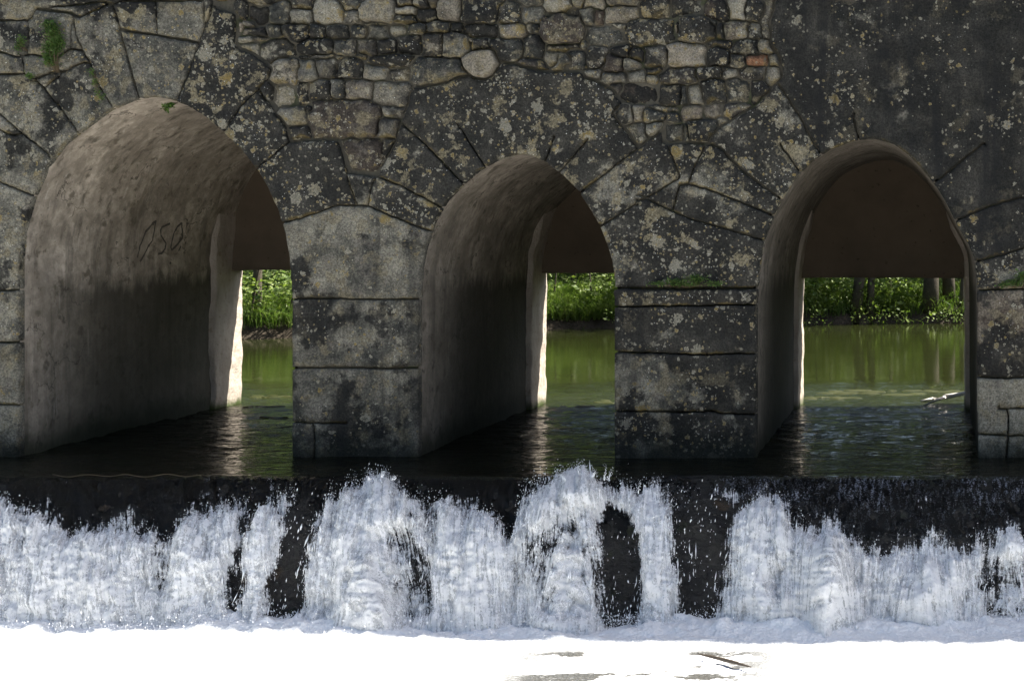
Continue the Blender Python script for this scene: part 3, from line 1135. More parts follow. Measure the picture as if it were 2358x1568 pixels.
# vaults: the smooth underside of each arch, carried through to the back
def vault_disp(ai, X, Y, Z, s):
    """inward displacement; s = 0..1 round the profile"""
    rough = np.clip(1 - np.abs(s - 0.42) / 0.25, 0, 1)
    k = (0.010, 0.007, 0.006)[ai]
    d = k * fbm(X * 2.6 + 9 * ai, Y * 2.0, Z * 2.6, 4, 31 + ai) * (1 + rough * 1.6)
    crown = np.clip(1 - np.abs(s - 0.36) / 0.14, 0, 1) * np.clip(1.5 - Y, 0, 1)
    loss = np.clip((fbm(X * 4.5, Y * 3.5, Z * 4.5, 4, 91 + ai) - 0.05) * 9, 0, 1) * np.clip(crown * 2, 0, 1)
    d = d - 0.012 * loss * (1 if ai == 0 else 0.6)
    d = d + 0.018 * rough * (1 if ai == 0 else 0.45) * np.maximum(0, fbm(X * 7, Y * 5, Z * 7, 4, 77 + ai))
    return d


vaults = []
for ai, a in enumerate(ARCH):
    P = smooth_profile(a, 280)
    T = np.gradient(P, axis=0)
    Nn = np.stack([T[:, 1], -T[:, 0]], 1)
    Nn /= np.linalg.norm(Nn, axis=1)[:, None]          # outward in traced units (y down)
    ins = np.stack([-Nn[:, 0], Nn[:, 1]], 1)            # inward in world x,z
    s = np.linspace(0, 1, len(P))
    ys = np.r_[np.array([0.0, 0.012, 0.03, 0.06]), np.linspace(0.1, Y_BACK - 0.02, 110)]
    V = []
    for y in ys:
        X, Z = WX(P[:, 0]), WZ(P[:, 1])
        d = vault_disp(ai, X, y, Z, s)
        d = d * min(1, y / 0.1)
        rim = (0.003, 0.004, 0.010)[ai] * max(0, 1 - y / 0.06) ** 2           # worn arris
        V.append(np.stack([X + ins[:, 0] * (d - rim), np.full_like(X, y), Z + ins[:, 1] * (d - rim)], 1))
    V = np.concatenate(V)
    F = grid_faces(len(ys), len(P))
    vo = under(fast_obj('vault', V, F, M_VAULT), bridge)
    vaults.append(vo)
    vo['tone'] = (1.3, 0.75, 0.58)[ai]
    # older masonry band at the far end, a little proud and ragged
    ysb = np.linspace(Y_JAMB, Y_BACK, 14)
    V = []
    for j, y in enumerate(ysb):
        X, Z = WX(P[:, 0]), WZ(P[:, 1])
        rag = 0.05 * fbm(X * 5, Z * 6, 3.0 + ai, 3, 5)
        d = 0.030 + 0.012 * fbm(X * 8, y * 8, Z * 8, 3, 61 + ai)
        yv = np.full_like(X, y)
        low = np.clip((P[:, 1] - 430) / 90, 0, 1)
        d = d * low - 0.03 * (1 - low)
        if j == 0:
            d = np.full_like(X, -0.03)
        if j < 3:
            yv = yv + rag * (1 - j / 3)
        V.append(np.stack([X + ins[:, 0] * d, yv, Z + ins[:, 1] * d], 1))
    Xo, Zo = WX(P[:, 0]), WZ(P[:, 1])
    V.append(np.stack([Xo - ins[:, 0] * 0.05, np.full_like(Xo, Y_BACK), Zo - ins[:, 1] * 0.05], 1))
    jb = under(fast_obj('jamb_stones', np.concatenate(V), grid_faces(15, len(P)), M_JAMB), vo)
    # flat plastered wall closing the head of the arch at the back
    zl = CZ - (a['lintel'] - HY) * PX * (DC + Y_TYMP) / DC
    l, r = side_x(a, 640)
    nx_, nz_ = 26, 20
    zt = float(WZ(a['A'][1])) + 0.04
    x0, x1 = float(WX(l)) - 0.04, float(WX(r)) + 0.04
    xs, zs = np.linspace(x0, x1, nx_), np.linspace(zl, zt, nz_)
    Xg, Zg = np.meshgrid(xs, zs, indexing='ij')
    Zg = Zg + np.where(np.arange(nz_)[None, :] == 0, 0.006 * fbm(Xg * 9, ai * 3.3, 0, 3), 0)
    Yf = Y_TYMP + 0.006 * fbm(Xg * 4, Zg * 4, ai, 3)
    Vf = np.stack([Xg, Yf, Zg], 2).reshape(-1, 3)
    Vb = np.stack([Xg, np.full_like(Xg, Y_BACK - 0.004), Zg], 2).reshape(-1, 3)
    F = [tuple(f) for f in grid_faces(nx_, nz_)]
    nb_ = len(Vf)
    F += [tuple(i + nb_ for i in reversed(f)) for f in grid_faces(nx_, nz_)]
    for i in range(nx_ - 1):
        F.append((i * nz_, (i + 1) * nz_, (i + 1) * nz_ + nb_, i * nz_ + nb_))
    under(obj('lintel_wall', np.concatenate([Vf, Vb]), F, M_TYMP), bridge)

# painted scrawl on the left wall of the first arch (traced on the wall, which recedes)
STROKES = [
    [(600, 370), (520, 430), (450, 520), (370, 600), (320, 740), (250, 920), (215, 1100), (200, 1180)],
    [(605, 350), (560, 560), (520, 800), (430, 930), (350, 1110), (270, 1250)],
    [(920, 420), (850, 450), (740, 500), (705, 570), (710, 680), (770, 780), (820, 860), (800, 980), (730, 1080), (640, 1095)],
    [(1180, 405), (1080, 490), (1000, 620), (950, 780), (920, 950), (940, 1010), (1050, 900), (1170, 750), (1190, 650), (1170, 500), (1180, 405)],
    [(1150, 920), (1090, 1030)], [(255, 1235), (285, 1265)], [(895, 1290), (930, 1310)],
]
P0 = smooth_profile(ARCH[0], 170)
sP = np.linspace(0, 1, 170)
GV, GF = [], []
for st in STROKES:
    pts = np.array([((400 + x / 7.13) * 0.7369, (640 + y / 7.13) * 0.7369) for x, y in st])
    q = np.linspace(0, len(pts) - 1, (len(pts) - 1) * 6 + 1)
    pts = np.stack([np.interp(q, np.arange(len(pts)), pts[:, 0]), np.interp(q, np.arange(len(pts)), pts[:, 1])], 1)
    ring = []
    for (xd, yd) in pts:
        y = 1.4
        for _ in range(12):                      # where that line of sight meets the left wall
            w = at_depth(xd, yd, y)
            yf = WL - w.z / PX
            lx = float(WX(np.interp(yf, P0[:85, 1][::-1], P0[:85, 0][::-1])))
            y = (lx - CX) / ((xd - HX) * PX) * DC - DC
        w = at_depth(xd, yd, y)
        ring.append((lx, y, w.z))
    ring = np.array(ring)
    sarr = np.interp(WL - ring[:, 2] / PX, P0[:85, 1][::-1], sP[:85][::-1])
    d = vault_disp(0, ring[:, 0], ring[:, 1], ring[:, 2], sarr)
    ring[:, 0] += d + 0.004
    T = np.gradient(ring, axis=0)
    T /= np.linalg.norm(T, axis=1)[:, None] + 1e-9
    wv = np.cross(T, (1, 0, 0))
    ww = 0.0075 * (0.7 + 0.5 * (fbm(np.arange(len(ring)) * 0.35, 0.3, len(GV), 2) + 0.5))[:, None]
    b0 = len(GV)
    for A, B in zip(ring - wv * ww, ring + wv * ww):
        GV += [A, B]
    GF += [(b0 + 2 * i, b0 + 2 * i + 1, b0 + 2 * i + 3, b0 + 2 * i + 2) for i in range(len(ring) - 1)]
gr = under(obj('painted_scrawl', GV, GF, M_PAINT, None, False), vaults[0])
gr['label'] = 'faded black painted scrawl'
# ------------------------------------------------------------------ ground, river, weir and falling water
PROF = np.array([(-0.56, -0.030), (-0.66, -0.004), (-0.74, -0.010), (-0.85, -0.055), (-0.95, -0.115), (-1.04, -0.19), (-1.12, -0.29), (-1.18, -0.39), (-1.24, -0.50), (-1.30, -0.62), (-1.34, -0.74)])
_ps = np.r_[0, np.cumsum(np.hypot(*np.diff(PROF, axis=0).T))]
_ps /= _ps[-1]
POOL_Z = -0.60


def prof(s, x=0.0):
    y, z = np.interp(s, _ps, PROF[:, 0]), np.interp(s, _ps, PROF[:, 1])
    y = y + 0.055 * fbm(np.asarray(x) * 0.9, 0.4, 0, 3, 33) + 0.012 * fbm(np.asarray(x) * 5, 0.7, 0, 2, 34)
    e = 0.03
    ty = np.interp(np.clip(s + e, 0, 1), _ps, PROF[:, 0]) - np.interp(np.clip(s - e, 0, 1), _ps, PROF[:, 0])
    tz = np.interp(np.clip(s + e, 0, 1), _ps, PROF[:, 1]) - np.interp(np.clip(s - e, 0, 1), _ps, PROF[:, 1])
    ln = np.hypot(ty, tz)
    return y, z, tz / ln, -ty / ln          # position, outward normal (y, z)


def project(X, Y, Z):
    k = DC / (DC + Y)
    return HX + (X - CX) * k / PX, HY + (CZ - Z) * k / PX


def bank_y(x):
    return np.interp(x, [-40, -14, -8, -5.6, -3.6, -2.3, 0, 1.74, 4, 9, 14, 40], [5.5, 7.2, 8.2, 8.6, 9.6, 10.3, 10.9, 11.3, 11.6, 11.6, 10.8, 9.0])


def ground_h(x, y):
    s_up = np.maximum(y - bank_y(x), np.abs(x) - 10.5)
    s_up = s_up + 0.12 * fbm(x * 1.3, y * 1.3, 0, 3, 3)
    up = np.where(s_up < 0, np.maximum(-0.7, -0.12 + s_up * 0.6), 0.0)
    rise = 0.10 + 0.42 * np.maximum(s_up, 0) ** 0.85
    up = np.where(s_up >= 0, np.minimum(rise, 2.4 + 0.02 * s_up), up)
    s_dn = np.abs(x) - 9.0
    dn = np.where(s_dn < 0, -0.85, np.minimum(-0.85 + 0.6 * s_dn, 2.2))
    f = np.clip((y - 0.9) / 0.8, 0, 1)
    return up * f + dn * (1 - f) + 0.03 * fbm(x * 3, y * 3, 1, 3, 8)


xs = np.r_[-500, -200, -90, np.linspace(-45, -12, 34), np.linspace(-11.5, 11.5, 150), np.linspace(12, 45, 34), 90, 200, 500]
ys = np.r_[-500, -200, -90, np.linspace(-45, -10, 20), np.linspace(-9, 6, 40), np.linspace(6.2, 17, 90), np.linspace(18, 60, 40), 100, 200, 500]
Xg, Yg = np.meshgrid(xs, ys, indexing='ij')
t = NT('ground_cover')
p = t.pos()
gz = t.xyz(p)[2]
gc = t.mix(t.noise(p, 5, 5), (0.018, 0.014, 0.010), (0.07, 0.055, 0.038))
gg = t.mix(t.noise(p, 2.5, 5), (0.025, 0.05, 0.010), (0.07, 0.10, 0.025))
gc = t.mix(t.step(t.math('ADD', gz, t.mul(t.noise(p, 6, 3), 0.3)), 0.28, 0.5), gc, gg)
M_GR2 = t.done(t.bsdf(gc, 0.95, t.bump(t.noise(p, 18, 5), 0.9, 0.04)))
tag(fast_obj('ground', np.stack([Xg, Yg, ground_h(Xg, Yg)], 2).reshape(-1, 3), grid_faces(len(xs), len(ys)), M_GR2), kind='structure')

# upper river: from the weir crest, through the arches, to the far bank
xs = np.r_[np.linspace(-16, -4, 14), np.linspace(-3.6, 4.2, 330), np.linspace(4.8, 16, 12)]
ys = np.r_[np.linspace(-0.76, 3.4, 230), np.linspace(3.5, 7, 40), np.linspace(7.5, 17, 12)]
Xg, Yg = np.meshgrid(xs, ys, indexing='ij')
amp = np.clip((4.6 - Yg) / 2.4, 0.0, 1) * 0.010
amp = amp * (0.35 + 0.65 * np.clip((Yg + 0.1) / 1.0, 0, 1))
Zg = amp * (fbm(Xg * 2.2, Yg * 5.5, 0, 4, 21) + 0.5 * fbm(Xg * 7 + 2 * Yg, Yg * 14, 0, 2, 25))
Zg = Zg + 0.016 * np.clip((Yg + 0.1) / 0.5, 0, 1) * np.clip((2.6 - Yg) / 0.9, 0, 1) * fbm(Xg * 1.5 + 0.6 * Yg, Yg * 5.0, 0, 3, 28)
Zg = Zg - np.clip((-0.60 - Yg) / 0.16, 0, 1) ** 2 * 0.05
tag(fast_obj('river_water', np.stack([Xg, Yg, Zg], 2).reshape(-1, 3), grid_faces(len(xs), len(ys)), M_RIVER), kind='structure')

# rock apron of the weir
NU, NV = 420, 90
X = np.linspace(-8, 8.5, NU) if False else np.r_[np.linspace(-9, -3, 30), np.linspace(-2.9, 3.7, 360), np.linspace(3.8, 9, 30)]
S = np.linspace(0, 1, NV)
Xg, Sg = np.meshgrid(X, S, indexing='ij')
y, z, ny, nz = prof(Sg, Xg)
xd, yd = project(Xg, y, z)
rk = 0.025 * fbm(xd / 60, yd / 45, 0, 4, 41) + 0.022 * np.abs(fbm(xd / 20, yd / 17, 0, 4, 44))
rk = rk * np.clip((Sg - 0.1) / 0.25, 0, 1)
RB = [(690, 1290, 60, 120, 0.05), (1630, 1310, 70, 150, 0.06), (575, 1290, 25, 110, 0.03), (1435, 1320, 40, 120, 0.02), (1290, 1330, 60, 100, 0.02)]
for (bx, by, rx, ry, hh) in RB:
    rk = rk + hh * np.exp(-((xd - bx) / rx) ** 2 - ((yd - by) / ry) ** 2)
tag(fast_obj('weir', np.stack([Xg, y + ny * rk, z + nz * rk], 2).reshape(-1, 3), grid_faces(NU, NV), M_WEIR), kind='structure')
rock_at = (xd, yd, rk)

# thin fast sheet over the apron
NU, NV = 620, 70
X = np.linspace(-3.0, 3.8, NU)
S = np.linspace(0.03, 0.62, NV)
Xg, Sg = np.meshgrid(X, S, indexing='ij')
y, z, ny, nz = prof(Sg, Xg)
xd, yd = project(Xg, y, z)
sh = 0.014 + 0.017 * fbm(xd / 10, yd / 22, 0, 3, 51) + 0.012 * fbm(xd / 40, yd / 40, 0, 2, 53)
sh = sh * np.clip((Sg - 0.03) / 0.2, 0.15, 1)
rk2 = 0.025 * fbm(xd / 60, yd / 45, 0, 4, 41) * np.clip((Sg - 0.1) / 0.25, 0, 1)
sh = sh + rk2 - np.clip((Sg - 0.5) / 0.1, 0, 1) * 0.06
tag(fast_obj('water_sheet', np.stack([Xg, y + ny * sh, z + nz * sh], 2).reshape(-1, 3), grid_faces(NU, NV), M_SHEET), kind='structure')

# white falls: thickness of broken water over the rock, from traced outlines
TOPX, TOPY = zip(*[(-400, 1150), (0, 1140), (30, 1150), (90, 1180), (130, 1210), (150, 1235), (200, 1210), (260, 1220), (330, 1215), (400, 1220), (430, 1195), (480, 1175), (540, 1155), (600, 1142),
                   (680, 1137), (730, 1150), (760, 1140), (800, 1112), (850, 1097), (885, 1092), (930, 1110), (980, 1150), (1020, 1165), (1080, 1175), (1150, 1195), (1188, 1200), (1205, 1130), (1240, 1115),
                   (1290, 1095), (1340, 1072), (1390, 1095), (1440, 1120), (1480, 1130), (1560, 1138), (1620, 1148), (1690, 1155), (1760, 1150), (1810, 1165), (1850, 1205), (1900, 1210), (1940, 1215),
                   (1990, 1255), (2050, 1260), (2130, 1265), (2200, 1260), (2260, 1235), (2300, 1220), (2358, 1215), (2700, 1230)])
HOLES = [([(590, 1150), (622, 1145), (602, 1200), (580, 1290), (575, 1420), (540, 1430), (548, 1300), (570, 1200)], 0.95),
         ([(690, 1140), (748, 1140), (735, 1200), (710, 1290), (698, 1425), (620, 1428), (640, 1340), (668, 1250)], 1.5),
         ([(880, 1240), (950, 1230), (1000, 1300), (1010, 1440), (930, 1450), (890, 1350)], 0.72),
         ([(1230, 1250), (1320, 1190), (1400, 1200), (1400, 1430), (1260, 1440), (1225, 1350)], 0.72),
         ([(1400, 1180), (1455, 1190), (1478, 1300), (1468, 1445), (1395, 1440), (1393, 1300)], 1.4),
         ([(1312, 1200), (1335, 1210), (1338, 1260), (1318, 1265)], 1.2),
         ([(1566, 1158), (1700, 1168), (1690, 1220), (1665, 1330), (1645, 1440), (1625, 1472), (1560, 1420), (1545, 1280)], 1.05),
         ([(1600, 1200), (1690, 1180), (1650, 1400), (1620, 1460), (1590, 1380)], 0.6),
         ([(1640, 1300), (1700, 1280), (1720, 1420), (1650, 1460)], 0.35),
         ([(1780, 1320), (1806, 1315), (1806, 1380), (1785, 1390)], 0.8),
         ([(2260, 1300), (2420, 1280), (2420, 1500), (2290, 1490)], 0.75)]
BULGE = [(470, 75, 0.10), (880, 100, 0.15), (1090, 70, 0.06), (1320, 85, 0.14), (1515, 40, 0.05), (1770, 70, 0.10), (1915, 55, 0.22), (2120, 90, 0.12), (150, 120, 0.07), (280, 60, 0.06), (2320, 60, 0.10), (615, 22, 0.05)]
NU, NV = 760, 140
X = np.linspace(-3.0, 3.8, NU)
S = np.linspace(0.10, 1.0, NV)
Xg, Sg = np.meshgrid(X, S, indexing='ij')
y, z, ny, nz = prof(Sg, Xg)
xd, yd = project(Xg, y, z)
T = np.interp(xd, TOPX, TOPY) + 9 * fbm(xd / 42, 0.5, 0, 3, 61) + 7 * fbm(xd / 13, 3.5, 0, 3, 62)
f0 = np.clip((yd - T) / 55, -1, 1)
hole = np.zeros_like(xd)
hx, hy = xd + 16 * fbm(xd / 30, yd / 45, 0, 3, 63), yd + 20 * fbm(xd / 30, yd / 45, 5, 3, 64)
for poly, st in HOLES:
    hole = np.maximum(hole, in_poly(poly, hx, hy) * st)
# soften the cut-outs a little
for _ in range(16):
    hole = (hole + np.roll(hole, 1, 0) + np.roll(hole, -1, 0) + np.roll(hole, 1, 1) + np.roll(hole, -1, 1)) / 5
# streamlines fan out from each crest
slant = np.zeros_like(xd)
for bx, bw, bh in BULGE:
    slant = slant - bh * 8.0 * (xd - bx) / bw * np.exp(-((xd - bx) / bw) ** 2) * np.clip((yd - T) / 3.2, 0, 110)
xs_ = xd + slant
n_big = fbm(xs_ / 80, yd / 150, 0, 3, 65)
n_mid = fbm(xs_ / 24, yd / 95, 0, 4, 66)
n_fin = fbm(xs_ / 7.0, yd / 24, 0, 3, 67)
n_tny = fbm(xd / 3.2, yd / 5.0, 0, 2, 68)
n_str = fbm(xs_ / 6.0, yd / 120, 0, 3, 70)
ridge = 1 - np.abs(fbm(xs_ / 11, yd / 70, 0, 3, 69)) * 2
cover = f0 - hole * (0.95 + 0.3 * n_big) + 0.34 * n_mid * (1 + hole) + 0.20 * n_fin + 0.12 * n_tny + 0.62 * n_str * np.clip(hole, 0, 1)
bul = np.zeros_like(xd)
mass = np.zeros_like(xd)
for bx, bw, bh in BULGE:
    bul = bul + bh * np.exp(-((xd - bx) / bw) ** 2)
    mass = mass + np.exp(-((xd - bx - 0.12 * (yd - 1250) * np.sin(bx)) / (bw * (0.45 + 0.0022 * np.clip(yd - 1080, 0, 400)))) ** 2)
fallr = np.clip((yd - T) / 180, 0, 1)
bul = bul * np.sin(np.clip(fallr, 0, 1) * math.pi * 0.62)
rk = (0.025 * fbm(xd / 60, yd / 45, 0, 4, 41) + 0.022 * np.abs(fbm(xd / 20, yd / 17, 0, 4, 44))) * np.clip((Sg - 0.1) / 0.25, 0, 1)
for (bx, by, rx, ry, hh) in RB:
    rk = rk + hh * np.exp(-((xd - bx) / rx) ** 2 - ((yd - by) / ry) ** 2)
cc_ = np.clip(cover, 0, 1)
for _ in range(3):
    cc_ = (cc_ + np.roll(cc_, 1, 0) + np.roll(cc_, -1, 0)) / 3
cover_s = f0 * 0.85 - hole * (1.0 + 0.3 * n_big) + 0.45 * n_mid + 0.45 * n_big + 0.75 * np.clip(mass, 0, 1) - 0.38
names = []
for k in range(3):
    lay = rk + 0.012 + 0.016 * k + cc_ * (0.020 + bul * (0.8 + 0.6 * n_big) + 0.024 * n_mid + 0.006 * ridge + 0.006 * n_fin + 0.003 * n_tny)
    lay = lay + 0.010 * k * fbm(xs_ / 30, yd / 60, k * 5.0, 3, 72)
    V = np.stack([Xg, y + ny * lay, z + nz * lay], 2)
    if k == 1:
        FV = V
    o = fast_obj('waterfall', V.reshape(-1, 3), grid_faces(NU, NV), M_FOAMS[k])
    for nm, arr in (('cover', cover_s), ('su', xs_), ('sv', yd)):
        at = o.data.attributes.new(nm, 'FLOAT', 'POINT')
        at.data.foreach_set('value', arr.ravel().astype(np.float32))
    tag(o, kind='structure')

# flying drops and strings of broken water
OCT_V = np.array([(1, 0, 0), (-1, 0, 0), (0, 1, 0), (0, -1, 0), (0, 0, 1), (0, 0, -1)], float)
OCT_F = np.array([(0, 2, 4), (2, 1, 4), (1, 3, 4), (3, 0, 4), (2, 0, 5), (1, 2, 5), (3, 1, 5), (0, 3, 5)])


def drops(P, size, stretch=1.0, lean=None):
    n = len(P)
    sz = np.asarray(size)[:, None, None]
    st = np.broadcast_to(np.asarray(stretch), (n,))[:, None]
    V = OCT_V[None] * sz
    V = V * rng.uniform(0.7, 1.3, (n, 1, 3))
    zz = V[:, :, 2].copy() * st
    V[:, :, 2] = zz
    if lean is not None:
        V[:, :, 0] += zz * lean[:, None] * 0.4
        V[:, :, 1] += zz * 0.45
    V = V + P[:, None, :]
    F = OCT_F[None] + (np.arange(n) * 6)[:, None, None]
    return V.reshape(-1, 3), F.reshape(-1, 3)


flatP, flatC, flatF, flatY = FV.reshape(-1, 3), cover.ravel(), f0.ravel(), yd.ravel()
flatN = np.stack([np.zeros_like(ny), ny, nz], 2).reshape(-1, 3)
w = np.clip(flatC, 0, 1) * (1.6 * np.exp(-np.clip(flatF, 0, 2) * 2.2) + 0.35)
w = w * (flatC > 0.05)
w /= w.sum()
pick = rng.choice(len(flatP), 26000, p=w)
up = np.abs(rng.normal(0, 1, len(pick)))
P1 = flatP[pick] + flatN[pick] * (0.004 + 0.016 * up)[:, None] + rng.normal(0, 0.006, (len(pick), 3)) + np.stack([np.zeros(len(pick)), np.zeros(len(pick)), 0.012 * up * np.exp(-np.clip(flatF[pick], 0, 2) * 2)], 1)
V1, F1 = drops(P1, rng.gamma(1.6, 0.0006, len(pick)) + 0.0006, 1.2)
w2 = np.clip(flatC, 0, 0.8) * np.clip(flatF, 0, 1)
w2 /= w2.sum()
pick = rng.choice(len(flatP), 7000, p=w2)
P2 = flatP[pick] + flatN[pick] * rng.uniform(-0.002, 0.010, len(pick))[:, None]
V2, F2 = drops(P2, rng.gamma(2, 0.0006, len(pick)) + 0.0008, rng.uniform(3, 10, len(pick)), rng.normal(0, 0.5, len(pick)))
# strings of water running down the bare rock
holes_w = ((hole.ravel() > 0.5) & (flatC < 0.05) & (flatC > -1.0) & (f0.ravel() > 0.1)).astype(float)
holes_w /= holes_w.sum()
pick = rng.choice(len(flatP), 260, p=holes_w)
P3 = flatP[pick] + flatN[pick] * (0.07 + rng.uniform(0, 0.03, len(pick)))[:, None]
V3, F3 = drops(P3, rng.gamma(2, 0.0006, len(pick)) + 0.0008, rng.uniform(1, 4, len(pick)), rng.normal(0, 0.3, len(pick)))
# jets thrown up at the two highest crests
SP = []
for (x_, y_, h_, ln) in [(1335, 1092, 34, -3), (1390, 1105, 38, 6), (1400, 1105, 30, 14), (1470, 1135, 32, 2), (1300, 1105, 14, -8), (880, 1098, 14, 2), (905, 1104, 10, 6), (1366, 1098, 18, 4), (850, 1104, 9, -4), (1090, 1455, 40, 4), (770, 1455, 28, -3), (1760, 1470, 50, 3)]:
    yy_ = -1.0 if y_ < 1300 else -1.38
    for j in range(26):
        u = j / 25
        q = at_depth(x_ + ln * u + rng.normal(0, 2.0 + 2 * u), y_ - h_ * u, yy_)
        SP.append((q.x, q.y, q.z, 0.0026 * (1 - u) ** 1.3 + 0.0010))
for k in range(17000):                        # churned drops along the foot of the falls
    xq = rng.uniform(-2.6, 3.4)
    u = abs(rng.normal(0, 1))
    SP.append((xq, -1.36 + rng.normal(0, 0.07), POOL_Z + 0.02 + 0.035 * u * (0.5 + 1.2 * abs(float(math.sin(xq * 5.1) * math.sin(xq * 2.3 + 1)))), rng.gamma(1.6, 0.0006) + 0.0006))
SP = np.array(SP)
V4, F4 = drops(SP[:, :3], SP[:, 3], 1.5)
off = 0
VV, FF = [], []
for v_, f_ in ((V1, F1), (V2, F2), (V3, F3), (V4, F4)):
    VV.append(v_)
    FF.append(f_ + off)
    off += len(v_)
tag(fast_obj('spray', np.concatenate(VV), np.concatenate(FF), M_DROP), 'white drops and strings of spray over the weir falls', 'spray', kind='stuff')

# foaming pool below
xs = np.r_[np.linspace(-9, -3.2, 20), np.linspace(-3.0, 3.8, 560), np.linspace(4, 9, 20)]
ys = np.r_[np.linspace(-1.10, -2.5, 190), np.linspace(-2.55, -5, 60), np.linspace(-5.3, -30, 30)]
Xg, Yg = np.meshgrid(xs, ys, indexing='ij')
toe = np.exp(-((Yg + 1.36 + 0.10 * fbm(Xg * 1.6, 0.7, 0, 3, 79)) / 0.17) ** 2)
calm = np.clip((-1.6 - Yg) / 0.5, 0, 1)
Zg = POOL_Z + (0.040 * toe + 0.012) * (0.55 + 1.2 * fbm(Xg * 2.4, Yg * 3, 0, 4, 71)) * (1 - 0.6 * calm) + 0.010 * fbm(Xg * 18, Yg * 18, 0, 3, 74) * (1 - 0.75 * calm) + 0.040 * toe * np.maximum(0, fbm(Xg * 16, Yg * 12, 0, 4, 75))
tag(fast_obj('foaming_pool', np.stack([Xg, Yg, Zg], 2).reshape(-1, 3)[:, :], grid_faces(len(xs), len(ys))[:, ::-1], M_POOL), kind='structure')

# ------------------------------------------------------------------ far bank
def bank_points(n, x0, x1, s0, s1, h0, h1, seed):
    r = np.random.default_rng(seed)
    x = r.uniform(x0, x1, n)
    s = s0 + (s1 - s0) * r.random(n) ** 1.3
    y = bank_y(x) + s
    z = ground_h(x, y) + h0 + (h1 - h0) * r.random(n)
    return np.stack([x, y, z], 1)


LP, LS = [], []
for (x0, x1, n, hmax, sz, sd) in [(-7.6, -4.2, 15000, 0.55, 0.050, 1), (-4.2, -0.4, 17000, 0.42, 0.046, 2), (-0.4, 4.4, 24000, 0.48, 0.056, 3), (-14, -7.6, 4000, 0.6, 0.07, 4), (4.4, 12, 5000, 0.6, 0.07, 5)]:
    P = bank_points(n, x0, x1, 0.05, 2.6, 0.02, hmax, sd)
    cl = fbm(P[:, 0] * 2.2, P[:, 1] * 2.2, P[:, 2] * 2.2, 3, 81)
    P = P[cl > -0.02]
    LP.append(P)
    LS.append(np.random.default_rng(sd).gamma(8, sz / 8, len(P)))
    # leaves hanging out over the water
    Q = bank_points(n // 14, x0, x1, -0.22, 0.15, 0.10, 0.30, sd + 50)
    Q = Q[fbm(Q[:, 0] * 1.8, 0.9, 0, 3, 13) > -0.15]
    Q[:, 2] = np.abs(Q[:, 2]) * 0.3 + np.random.default_rng(sd).uniform(0.02, 0.32, len(Q)) * (0.35 + 0.65 * (fbm(Q[:, 0] * 2.5, 0.3, 0, 2, 9) + 1) / 2)
    LP.append(Q)
    LS.append(np.random.default_rng(sd + 9).gamma(5, sz / 8, len(Q)))
P = bank_points(46000, -8.6, 5.2, 0.7, 2.6, 0.1, 1.9, 77)        # thicket up the bank
cl = fbm(P[:, 0] * 1.6, P[:, 1] * 1.2, P[:, 2] * 1.6, 3, 83)
P = P[(cl > 0.04) & (P[:, 2] < 2.0 + 0.7 * fbm(P[:, 0] * 0.9, 0.2, 0, 3, 4))]
LP.append(P)
LS.append(np.random.default_rng(78).gamma(8, 0.062 / 8, len(P)))
LP, LS = np.concatenate(LP), np.concatenate(LS)
V, F = leaf_cards(LP, LS, 91, 0.3, 0.62, None, (0.35, -0.6, 0.7))
tag(fast_obj('undergrowth', V, F, M_LEAF, None, False), 'dense sunlit green undergrowth covering the far bank', 'undergrowth', kind='stuff')

# grass on the lower bank, strongest behind the middle arch
r = np.random.default_rng(5)
gxs = np.concatenate([r.uniform(-3.3, -0.6, 9000), r.uniform(-7, -4.4, 4000), r.uniform(0.2, 4, 3500)])
gss = r.uniform(0.0, 0.75, len(gxs))
gys = bank_y(gxs) + gss
gz0 = ground_h(gxs, gys)
root = np.stack([gxs, gys, gz0], 1)
lean = np.stack([r.normal(0, 0.07, len(gxs)), r.normal(-0.06, 0.06, len(gxs)), r.uniform(0.10, 0.26, len(gxs))], 1)
sd = np.stack([r.normal(0, 1, len(gxs)), r.normal(0, 1, len(gxs)), np.zeros(len(gxs))], 1)
sd = sd / np.linalg.norm(sd, axis=1)[:, None] * 0.005
mid = root + lean * 0.6 + np.array([0, 0, 0.02])
tip = root + lean * np.array([2.0, 2.0, 1.0])
V = np.stack([root - sd, root + sd, mid + sd * 0.8, mid - sd * 0.8, tip], 1).reshape(-1, 3)
i = np.arange(len(gxs))[:, None] * 5
F = np.concatenate([i + [0, 1, 2], i + [0, 2, 3], i + [3, 2, 4]], 1).reshape(-1, 3)
tag(fast_obj('bank_grass', V, F, M_GRASS, None, False), 'bright green grass along the far water edge', 'grass', kind='stuff')


